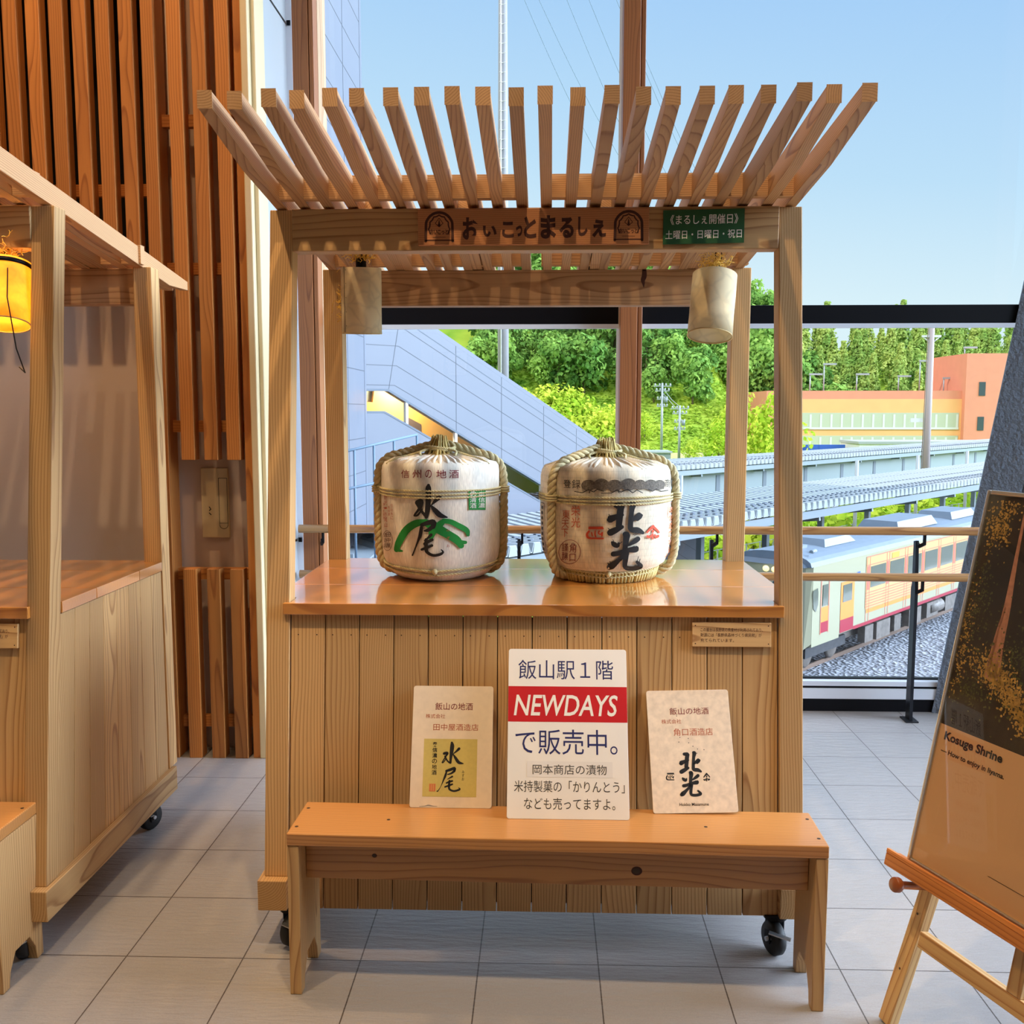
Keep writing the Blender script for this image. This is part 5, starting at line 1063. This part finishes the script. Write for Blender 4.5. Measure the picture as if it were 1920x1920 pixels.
# platform canopies with folded-plate roofs
def canopy(label, s0, s1, tn, tf, zr, pitch, dz, posts, valley=0.25):
    t = thing('platform_canopy', label, 'canopy', tuple(ST((s0 + s1) / 2, (tn + tf) / 2, -6.4)))
    mb = MB(); n = int((s1 - s0) / pitch); tm = tn + (tf - tn) * 0.48; vs = []; fs = []
    for i in range(n):
        for fr, hi in ((0.0, 0), (0.16, 0), (0.32, 1), (0.80, 1)):
            for tt, z in ((tn, 0), (tm, -valley), (tf, 0.05)): vs.append(ST(s0 + (i + fr) * pitch, tt, zr + z + (dz if hi else 0)))
    m = len(vs) // 3
    for i in range(m - 1):
        for j in (0, 1): fs.append((i*3+j, i*3+j+1, (i+1)*3+j+1, (i+1)*3+j))
    mb.add(vs, fs); o = mb.build('roof', 'metal_white', t); q = o.modifiers.new('th', 'SOLIDIFY'); q.thickness = 0.03
    mb = MB()                                                      # closed ends of the folds
    for i in range(n):
        for tt, e in ((tn, 0.012), (tf, -0.012)):
            z = zr + (0 if tt == tn else 0.05)
            a0 = ST(s0 + (i + 0.20) * pitch, tt + e, z - 0.02); b0 = ST(s0 + (i + 0.92) * pitch, tt + e, z - 0.02); c0 = ST(s0 + (i + 0.80) * pitch, tt + e, z + dz); d0 = ST(s0 + (i + 0.32) * pitch, tt + e, z + dz); mb.quad(a0, b0, c0, d0)
    o = mb.build('fold_caps', 'metal_white', t); q = o.modifiers.new('th', 'SOLIDIFY'); q.thickness = 0.02
    mb = MB()
    for i in range(n):
        for f_ in (0.12, 0.30, 0.42, 0.62, 0.84):
            tt = tn + (tf - tn) * f_; z = zr - valley * (f_ / 0.48 if f_ < 0.48 else (1 - f_) / 0.52) + dz; sbox(mb, s0 + (i + 0.30) * pitch, s0 + (i + 0.62) * pitch, tt - 0.06, tt + 0.06, z, z + 0.06)
    mb.build('roof_clips', 'metal_slate', t)
    mb = MB(); sbox(mb, s0, s1, tn - 0.16, tn - 0.06, zr - 0.40, zr - 0.08); sbox(mb, s0, s1, tf + 0.06, tf + 0.16, zr - 0.36, zr - 0.04); sbox(mb, s0, s1, tm - 0.12, tm + 0.12, zr - valley - 0.32, zr - valley - 0.06)
    mb.build('edge_beam', 'metal_grey', t)
    s = s0 + 2.0
    while s < s1:
        mb = MB(); sbox(mb, s - 0.12, s + 0.12, tm - 0.12, tm + 0.12, -6.4, zr - valley - 0.3); mb.beam(ST(s, tm, zr - valley - 0.5), ST(s, tn - 0.1, zr - 0.45), 0.14, 0.22); mb.beam(ST(s, tm, zr - valley - 0.5), ST(s, tf + 0.1, zr - 0.4), 0.14, 0.22); mb.build('post', 'metal_grey', t); s += posts
    mb = MB(); sbox(mb, s0, s1, tf - 0.2, tn + 0.2, GZ, -6.4); mb.build('platform', 'platform', t)
    return t
canopy('long ribbed platform canopy directly behind the railcar', 10, 96, -18.5, -23.9, -2.66, 0.5, 0.27, 5.2)
t = canopy('farther ribbed platform canopy below the terracotta building', 36, 140, -34.6, -39.5, -2.35, 0.55, 0.25, 8.0, 0.1)
mb = MB(); sbox(mb, 36, 140, -35.6, -35.45, -6.4, -2.6)
mb.build('screen_wall', 'metal_grey', t)
mb = MB()
for k in range(16): sbox(mb, 38 + 6.3 * k, 38.5 + 6.3 * k, -35.44, -35.42, -4.6, -3.0)
mb.build('wall_slots', 'metal_slate', t)
for k in range(5):
    mb = MB(); s = 37 + 9.2 * k; mb.tube([ST(s, -24.9, GZ), ST(s, -24.9, -1.55)], 0.11, 10); tag(mb.build('white_post', 'metal_white'), 'slim white post standing behind the near canopy', 'post', 'white posts behind the near canopy')
mb = MB(); sbox(mb, 39, 110, -25.9, -25.85, GZ, GZ + 0.1)
for k in range(50): sbox(mb, 39 + k * 1.4, 39.06 + k * 1.4, -25.9, -25.84, GZ, GZ + 2.0)
for z in (0.5, 1.0, 1.5, 1.95): sbox(mb, 39, 108, -25.88, -25.86, GZ + z, GZ + z + 0.03)
tag(mb.build('wire_fence', 'metal_white'), 'thin white wire fence behind the near platform', 'fence')

# station tower and covered stair clad in pale panels
t = thing('station_tower', 'tall pale panel clad station tower beyond the window post', 'building', (-9, 22, GZ))
mb = MB(); mb.box(-14, -5.5, 9, 30, GZ, 23); mb.build('walls', 'lavender_panel', t)
mb = MB()
for k in range(30): z = -6.6 + k * 1.02; mb.box(-5.5, -5.496, 9, 30, z, z + 0.02)
mb.box(-5.5, -5.494, 27.2, 27.225, GZ, 23); mb.box(-5.5, -5.49, 29.7, 29.98, GZ, 23, mi=1); mb.build('panel_joints', ['joint_grey', 'lavender_panel'], t)
mb = MB(); mb.box(-5.5, -5.485, 26.6, 27.0, 0.3, 2.2); mb.build('slot_window', 'window_dark', t)
KS, KT = -5.5 * UU.x + 30 * UU.y, -5.5 * VV.x + 30 * VV.y
t = thing('covered_stair', 'pale panel clad covered stair descending from the tower, orange inside', 'building', tuple(ST(KS + 8, KT - 2, GZ)))
q = lambda s, z, e=0.0: ST(KS + s, KT + e, z)
top = lambda s: 4.6 if s < 1.45 else 4.6 - 0.452 * (s - 1.45)
wt = lambda s: 2.06 if s < 0.88 else 2.06 - 0.468 * (s - 0.88)
wb = lambda s: 1.31 if s < 0.70 else 1.31 - 0.455 * (s - 0.70)
SE = 19.0
def slab(mb, pts, e0, e1, mi=0):
    k = len(pts); vs = [q(s, z, e0) for s, z in pts] + [q(s, z, e1) for s, z in pts]
    mb.add(vs, [tuple(range(k)), tuple(range(k, 2*k))[::-1]] + [(i, k+i, k+(i+1) % k, (i+1) % k) for i in range(k)], mi)
tz = lambda s: 5.25 - 0.452 * (s) if s > 1.45 else 4.6
mb = MB(); slab(mb, [(0, 4.6), (1.45, 4.6), (11.75, -0.06), (SE, top(SE)), (SE, wt(SE)), (0.88, 2.06), (0, 2.06)], 0, -0.2); slab(mb, [(0, 1.31), (0.70, 1.31), (SE, wb(SE)), (SE, wb(SE) - 2.2), (0, -2.6)], 0, -0.2)
slab(mb, [(0, 4.75), (1.45, 4.75), (SE, top(SE) + 0.15), (SE, top(SE)), (1.45, 4.6), (0, 4.6)], -0.0, -3.6); slab(mb, [(0, 4.6), (1.45, 4.6), (SE, top(SE)), (SE, wb(SE) - 2.2), (0, -2.6)], -3.4, -3.6)
mb.build('walls', 'lavender_panel', t)
mb = MB()
for k in range(5):
    o0 = 0.55 + k * 0.62; slab(mb, [(0, 4.6 - o0), (1.40 - 0.09 * k, 4.6 - o0), (SE, top(SE) - o0 + 0.0), (SE, top(SE) - o0 - 0.018), (1.40 - 0.09 * k, 4.582 - o0), (0, 4.582 - o0)], 0.004, 0.0) if o0 < 2.5 else None
for s in (3.78, 5.97, 8.21, 10.1, 12.1, 14.2): slab(mb, [(s, wt(s)), (s + 0.022, wt(s)), (s + 0.022, top(s)), (s, top(s))], 0.004, 0.0)
slab(mb, [(1.42, 4.6), (1.445, 4.6), (0.90, 2.06), (0.88, 2.06)], 0.004, 0.0)
slab(mb, [(0, 4.32), (1.42, 4.32), (SE, top(SE) - 0.28), (SE, top(SE) - 0.30), (1.42, 4.29), (0, 4.29)], 0.005, 0.0, 1)
mb.build('panel_joints', ['joint_grey', 'metal_slate'], t)
mb = MB(); slab(mb, [(0, 2.06), (0.88, 2.06), (SE, wt(SE)), (SE, wt(SE) - 0.07), (0.86, 1.99), (0, 1.99)], 0.01, -0.2); slab(mb, [(0, 1.37), (0.72, 1.37), (SE, wb(SE) + 0.06), (SE, wb(SE)), (0.70, 1.31), (0, 1.31)], 0.01, -0.2)
mb.build('window_frame', 'metal_slate', t)
for s in (1.58, 3.74, 5.9, 8.1, 10.3):
    mb = MB(); slab(mb, [(s, wb(s)), (s + 0.10, wb(s + .1)), (s + 0.10, wt(s + .1)), (s, wt(s))], 0.0, -0.12); mb.build('window_post', 'frame_white', t)
mb = MB(); slab(mb, [(0, 2.0), (0.88, 2.0), (SE, wt(SE)), (SE, wb(SE)), (0.7, 1.34), (0, 1.34)], -0.05, -0.06); mb.build('window_glass', 'glass', t)
mb = MB(); slab(mb, [(-0.3, 1.74), (1.5, 1.66), (1.6, 2.3), (7.3, wt(7.3) + 0.6), (7.3, wb(7.3) - 1.2), (-0.3, 0.2)], -1.6, -1.7); mb.build('inner_wall', 'stair_orange', t, label='orange inner wall')
mb = MB(); slab(mb, [(-0.3, 2.6), (1.2, 2.6), (7.3, wt(7.3) + 1.0), (7.3, wt(7.3) - 0.6), (-0.3, 0.6)], -1.74, -1.8); mb.build('inner_frieze', 'window_grey', t)
mb = MB(); slab(mb, [(3.0, 0.55), (3.6, 0.3), (3.6, 0.9), (3.0, 1.15)], -1.58, -1.6); slab(mb, [(7.3, wt(7.3) + 1.3), (SE, wt(SE) + 1.3), (SE, wb(SE) - 1), (7.3, wb(7.3) - 1)], -1.6, -1.7); mb.build("inner_panels", "rust", t)
light('AREA', 'stair_fill_light', q(2.4, 2.6, -1.0), 260, (1.0, 0.9, 0.7), q(2.6, 0.9, -1.6), size=0.6)  # added lamp turned on the orange inner wall to brighten it
# service landing with railings and a blue ribbed roof
t = thing('service_walkway', 'grey steel walkway railing in front of the pale tower', 'railing', (-6.5, 26, -2))
mb = MB(); mb.box(-8.6, -4.9, 24.5, 24.6, -2.5, -2.3); mb.box(-8.6, -4.6, 24.5, 27, -2.6, -2.5); mb.build('landing', 'metal_grey', t)
for (p, r_) in (((-5.0, 23.0, 0.35), (-3.35, 25.5, 0.75)), ((-5.0, 23.0, -0.55), (-3.35, 25.5, -0.3))):
    mb = MB(); mb.tube([p, r_], 0.035, 8); mb.build('rail', 'rail_blue', t)
for f in (0, 0.22, 0.45, 0.7, 1.0):
    x = -5.0 + 1.65 * f; y = 23 + 2.5 * f; mb = MB(); mb.tube([(x, y, -2.4 if f < 0.5 else -0.5), (x, y, 0.35 + 0.4 * f)], 0.03, 8); mb.build('baluster', 'rail_blue', t)
mb = MB(); P0 = [(-8.6 + 0.3 * i, 26.6, -2.0 + (0.12 if i % 2 else 0)) for i in range(20)]; vs = []
for p in P0: vs += [p, (p[0] + 1.5, 32.0, p[2] - 0.5)]
mb.add(vs, [(2*i, 2*i+2, 2*i+3, 2*i+1) for i in range(19)]); o = mb.build('service_roof', 'metal_grey'); o.modifiers.new('th', 'SOLIDIFY').thickness = 0.03; tag(o, 'low ribbed roof beside the foot of the tower', 'roof')

# buildings beyond the tracks
t = thing('car_park_building', 'terracotta and apricot building with ribbon windows and a corner tower', 'building', (62, 195, GZ))
mb = MB(); mb.box(43.2, 81.5, 190, 214, GZ, 5.2); mb.build('walls', 'terracotta', t)
mb = MB(); mb.box(46, 80.5, 189.8, 190, GZ, 3.6); mb.build('apricot_bands', 'apricot', t)
for z0, z1 in ((-4.7, -2.0), (-10.0 + 0.9, -6.2)):
    z0, z1 = (-1.85, 0.95) if z0 > -5 else (-6.1, -3.45)
    mb = MB(); mb.box(46.5, 80, 189.7, 189.8, z0, z1); mb.build('ribbon_window', 'window_grey', t)
    for k in range(17):
        mb = MB(); mb.box(47.5 + k * 2.0, 47.9 + k * 2.0, 189.66, 189.7, z0, z1 - 0.3); mb.build('blind', 'frame_white', t)
    mb = MB(); mb.box(46.5, 80, 189.6, 189.8, z0 - 0.4, z0); mb.build('sill_band', 'frame_white', t)
mb = MB(); mb.box(80.5, 91.8, 188.5, 205, GZ, 12.2); mb.build('tower', 'terracotta', t); mb = MB(); mb.box(91.8, 92.0, 188.5, 205, GZ, 12.2); mb.build('tower_flank', 'terracotta_pale', t)
for z in (4.2, -2.4, -7.2):
    mb = MB(); mb.box(83.0, 84.2, 188.4, 188.5, z, z + 2.6); mb.build('tower_window', 'window_dark', t)
for k, (px, zt) in enumerate(((1509, 8.4), (1534, 10.4), (1594, 8.4), (1670, 8.0), (1708, 11.0), (1752, 7.6), (1787, 13.6))):
    x = (px - 1019) / 1810 * 196; z0 = 5.2 if px < 1780 else 12.2; t2 = thing('roof_lamp', 'lamp post standing on the roof of the terracotta building', 'lamp post', (x, 196, z0), 'lamp posts on the terracotta building')
    mb = MB(); mb.tube([(x, 196, z0), (x, 196, zt)], 0.13, 8); mb.build('pole', 'metal_white', t2); mb = MB(); mb.box(x - 0.2, x + 2.4 if k != 4 else x + 2.0, 195.8, 196.2, zt, zt + 0.35); mb.build('lamp_head', 'metal_white', t2)
t = thing('shed', 'long white shed in front of the terracotta building', 'shed', (62, 160, GZ)); mb = MB(); mb.box(51, 84, 158, 168, GZ, -4.0); mb.build('walls', 'concrete', t)
mb = MB(); mb.box(50.8, 84.2, 157.8, 168.2, -4.0, -3.6); mb.build('roof', 'metal_white', t)
t = thing('shop_front', 'low shop front with a blue fascia and a yellow sign', 'shop', (46, 165, GZ)); mb = MB(); mb.box(40, 50.5, 164, 172, GZ, -4.6); mb.build('walls', 'beige_wall', t); mb = MB(); mb.box(40, 50.5, 163.7, 164, -6.0, -4.3); mb.build('fascia', 'signal_blue', t); mb = MB(); mb.box(42, 45, 163.6, 163.9, -7.2, -6.2); mb.build('sign_panel', 'yellow', t)
t = thing('equipment_hut', 'pale grey equipment hut at the foot of the grassy slope', 'hut', (13, 128, GZ)); mb = MB(); mb.box(10, 16.5, 126, 131, GZ, -4.1); mb.build('walls', 'metal_grey', t); mb = MB(); mb.box(9.8, 16.7, 125.8, 131.2, -4.1, -3.9); mb.build('roof', 'metal_white', t); mb = MB(); mb.box(14.8, 15.4, 125.94, 126, -6.5, -4.8); mb.build('door', 'window_dark', t)
mb = MB(); mb.box(15, 43, 172, 172.5, GZ, -6.1); tag(mb.build('retaining_wall', 'beige_wall'), 'beige roadside wall at the foot of the grassy slope', 'wall')
mb = MB(); mb.box(15, 43, 150, 150.4, GZ, -6.6); tag(mb.build('kerb_wall', 'beige_wall'), 'lower beige kerb wall nearer the tracks', 'wall')

# poles and wires
t = thing('lattice_mast', 'very tall grey mast with climbing rungs behind the covered stair', 'mast', (-2.5, 60, GZ))
mb = MB(); mb.tube([(-2.5, 60, GZ), (-2.5, 60, 9), (-2.5, 60, 40)], [0.36, 0.34, 0.20], 20); mb.build('shaft', 'pole_grey', t)
mb = MB(); mb.tube([(-2.62, 59.58, GZ), (-2.6, 59.62, 34)], 0.035, 6); mb.build('conduit', 'frame_white', t)
mb = MB()
for k in range(46): z = 12 + k * 0.55; mb.tube([(-2.5, 59.7, z), (-2.30, 59.55, z)], 0.02, 5); mb.tube([(-2.5, 59.7, z), (-2.68, 59.55, z)], 0.02, 5)
mb.build('rungs', 'frame_white', t)
t = thing('steel_pole', 'brown grey steel pole rising behind the near canopy', 'pole', (29.3, 75, GZ)); mb = MB(); mb.tube([(29.3, 75, GZ), (29.3, 75, 9)], [0.32, 0.20], 14); mb.build('shaft', 'pole_brown', t); mb = MB(); mb.box(28.6, 30.0, 74.9, 75.1, 6.9, 7.05); mb.tube([(28.6, 75, 7), (29.3, 75, 6.4)], 0.05, 6); mb.tube([(30.0, 75, 7), (29.3, 75, 6.4)], 0.05, 6); mb.box(28.0, 28.9, 74.9, 75.1, 0.5, 0.8); mb.build('bracket', 'frame_white', t)
mb = MB(); mb.tube([(28.85, 74.8, GZ), (28.95, 74.8, 8.5)], 0.03, 5); mb.build('cable', 'rust', t)
for (x, y, zt, lb) in ((20.0, 165, 6.0, 'taller white utility pole carrying a bushy crown of insulators'), (22.3, 160, 2.2, 'shorter white utility pole beside the small roadside trees')):
    t = thing('utility_pole', lb, 'utility pole', (x, y, GZ)); mb = MB(); mb.tube([(x, y, GZ), (x, y, zt)], [0.24, 0.17], 12); mb.build('shaft', 'metal_white', t)
    for z, w in ((zt - 0.6, 1.5), (zt - 1.4, 1.2), (zt - 2.8, 0.9), (zt - 4.0, 0.9)):
        mb = MB(); mb.box(x - w, x + w, y - 0.08, y + 0.08, z, z + 0.16)
        for e in (-0.8, -0.3, 0.4, 0.9): mb.sphere((x + e * w, y, z + 0.3), (0.16, 0.16, 0.28), 8)
        mb.build('crossarm', 'metal_white', t)
    mb = MB(); mb.tube([(x + 0.6, y, zt - 3.3), (x + 0.6, y, zt - 2.4)], 0.32, 10); mb.build('transformer', 'metal_grey', t)
mb = MB(); mb.tube([(20.2, 164.8, 5.0), (21.2, 162, 3.2), (22.3, 160, 2.0)], 0.05, 5); mb.tube([(20.2, 164.8, 4.2), (21.2, 162, 2.6), (22.3, 160, 1.2)], 0.05, 5); tag(mb.build('pole_wires', 'metal_white'), 'short wires slung between the two white utility poles', 'wires')
for k, (xa, za, xb, zb) in enumerate(((-3.0, 36, 7.2, 19.6), (-2.0, 36, 9.2, 19.6), (0.3, 36, 11.8, 16.5), (2.0, 36, 13.0, 18), (4.1, 36, 15.4, 17.6), (4.5, 36, 15.6, 18.2))):
    mb = MB(); P = []
    for i in range(13):
        f_ = i / 12; P.append((xa + (xb - xa) * f_ * 1.1, 78 + 10 * f_, za + (zb - za) * f_ * 1.1 - 1.2 * math.sin(math.pi * f_)))
    mb.tube(P, 0.02, 5); tag(mb.build('overhead_wire', 'rail_blue'), 'thin overhead wire slanting across the clear sky', 'wire', 'overhead wires in the sky')
t = thing('track_sign', 'black and white diamond sign on a short post by the track', 'sign', tuple(ST(27.0, -17.9, GZ)))
mb = MB(); mb.tube([ST(27, -17.9, GZ), ST(27, -17.9, -4.2)], 0.04, 8); mb.build('post', 'metal_grey', t); mb = MB(); c = ST(27, -17.85, -4.0); mb.prism([(-0.33, 0), (0, -0.33), (0.33, 0), (0, 0.33)], c, (1, 0, 0), (0, 0, 1), (0, -1, 0), 0.02); mb.build('plate', 'window_dark', t); mb = MB(); mb.prism([(-0.12, -0.2), (0.12, -0.2), (0.12, 0.2), (-0.12, 0.2)], c + Vector((0, -0.021, 0)), (1, 0, 0), (0, 0, 1), (0, -1, 0), 0.006); mb.build('plate_mark', 'frame_white', t)

# trees: leaf clumps on a few crowns, copied
def crown(name, mat, seed, kind, nleaf, leaf):
    r = random.Random(seed); mb = MB(); mb.tube([(0, 0, -0.5), (0.05, 0, 1), (0, 0.1, 2 if kind == 'bush' else 6)], [0.06, 0.05, 0.02] if kind == 'bush' else [0.24, 0.18, 0.08], 6, 1); vs = []; fs = []
    if kind == 'broad': blobs = [(r.uniform(-2.4, 2.4), r.uniform(-2.4, 2.4), r.uniform(1.8, 8.2), r.uniform(1.4, 2.3)) for _ in range(16)]
    elif kind == 'bush': blobs = [(r.uniform(-1.6, 1.6), r.uniform(-1.2, 1.2), r.uniform(0.4, 2.2), r.uniform(0.9, 1.5)) for _ in range(9)]
    else: blobs = [(r.gauss(0, 0.5) * (1 - h / 14), r.gauss(0, 0.5) * (1 - h / 14), 1.5 + h, 2.6 * (1 - h / 15)) for h in [0.85 * q for q in range(15)] for _ in range(2)]
    for i in range(nleaf):
        bx, by, bz, br = r.choice(blobs); v = Vector((r.gauss(0, 1), r.gauss(0, 1), r.gauss(0, 1))).normalized()
        p = Vector((bx, by, bz)) + v * br * r.uniform(0.75, 1.05); n_ = (v + Vector((r.gauss(0, .5), r.gauss(0, .5), r.gauss(0.2, .5)))).normalized(); e1_ = n_.orthogonal().normalized(); e2_ = n_.cross(e1_); a_ = r.uniform(0, 6.28)
        x_ = (e1_ * math.cos(a_) + e2_ * math.sin(a_)) * leaf * r.uniform(0.5, 1.1); y_ = (e2_ * math.cos(a_) - e1_ * math.sin(a_)) * leaf * r.uniform(0.4, 0.9)
        k = len(vs); vs += [p + x_, p + y_, p - x_ * 0.9, p - y_]; fs.append((k, k + 1, k + 2, k + 3))
    mb.add(vs, fs); o = mb.build(name, [mat, 'trunk']); return o
rt = random.Random(11)
protos = {}
for kind, name, mat, nl, lf in (('broad', 'broadleaf_tree', 'leaf', 1500, 0.55), ('con', 'conifer_tree', 'leaf_con', 1500, 0.5), ('bush', 'bright_bush', 'leaf_bright', 700, 0.32), ('young', 'young_tree', 'leaf_bright', 900, 0.42)):
    protos[kind] = [crown(name, mat, 100 + q * 7 + len(name), 'broad' if kind == 'young' else kind, nl, lf) for q in range(3)]
used = {}
def plant(kind, x, y, sc, label, group, z=None, sz=None):
    src = protos[kind]; q = rt.randrange(3); key = (kind, q)
    o = src[q] if key not in used else src[q].copy()
    if key in used: col.objects.link(o)
    used[key] = 1
    o.location = (x, y, (gh(x, y) if z is None else z) - 0.2); o.scale = (sc, sc, sz or sc * rt.uniform(0.9, 1.15)); o.rotation_euler = (0, 0, rt.uniform(0, 6.28)); tag(o, label, 'tree' if kind != 'bush' else 'bush', group)
for j in range(10):
    y = 204 + j * 7.4; n = 12 if j < 3 else 14
    for i in range(n):
        x = -16 + (72 if j < 3 else 84) * (i + rt.uniform(0.1, 0.9)) / n
        if j == 0 and (x < 12 or rt.random() < 0.35) or (x > 36 and y < 224): continue
        plant('broad', x, y + rt.uniform(-3, 3) - 0.06 * x, rt.uniform(0.85, 1.45), 'leafy green tree on the wooded slope across the tracks', 'trees on the wooded slope')
for x, y, sc in ((43.5, 220, 1.1), (48, 222, 1.25), (52, 219, 1.15), (56.5, 222, 1.3), (61, 221, 1.1), (53, 232, 1.4)):
    plant('broad', x, y, sc, 'leafy green tree on the wooded slope across the tracks', 'trees on the wooded slope')
for j in range(6):
    y = 226 + j * 8.5
    for i in range(13):
        x = 57 + (y / 245) * 70 * (i + rt.uniform(0.1, 0.9)) / 13
        plant('con', x, y + rt.uniform(-3, 3), rt.uniform(0.85, 1.15), 'yellow green conifer in the forest behind the terracotta building', 'conifers behind the terracotta building')
for x, y, sc in ((28.5, 158, 0.85), (32.5, 163, 1.2), (38.5, 161, 1.3), (39.5, 180, 0.9), (24.0, 156, 0.5), (34.5, 143, 0.5), (19.5, 188, 0.6), (14.0, 184, 0.7)):
    plant('young', x, y, sc, 'young yellow green tree along the road below the slope', 'young roadside trees')
for k in range(26):
    f_ = k / 26; x = -6 + 20 * f_ + rt.uniform(-1, 1); y = 186 + rt.uniform(-4, 16); plant('bush', x, y, rt.uniform(1.3, 2.2), 'bright yellow green bush on the bank behind the covered stair', 'bushes behind the stair')
for k in range(14):
    p = ST(40 + k * 4.2 + rt.uniform(-1, 1), -28.0, 0); plant('bush', p.x, p.y, rt.uniform(0.9, 1.25), 'bright bush growing behind the wire fence', 'bushes along the wire fence', GZ)
for key_, lst in protos.items():
    for q_, o in enumerate(lst):
        if (key_, q_) not in used: bpy.data.objects.remove(o)
mb = MB(); r = random.Random(5); vs = []; fs = []                 # undergrowth on the bank
for i in range(9000):
    x = r.uniform(-18, 41); y = r.uniform(180, 222); p = Vector((x, y, gh(x, y) + r.uniform(0.0, 0.5))); a_ = r.uniform(0, 6.28); sc = r.uniform(0.25, 0.6)
    e1_ = Vector((math.cos(a_), math.sin(a_), r.uniform(-.3, .5))) * sc; e2_ = Vector((-math.sin(a_), math.cos(a_), r.uniform(0.2, 0.9))) * sc * 0.7; k = len(vs); vs += [p + e1_, p + e2_, p - e1_, p - e2_]; fs.append((k, k+1, k+2, k+3))
mb.add(vs, fs); o = mb.build('undergrowth', 'grass'); tag(o, 'low green undergrowth covering the bank', 'undergrowth', kind='stuff')
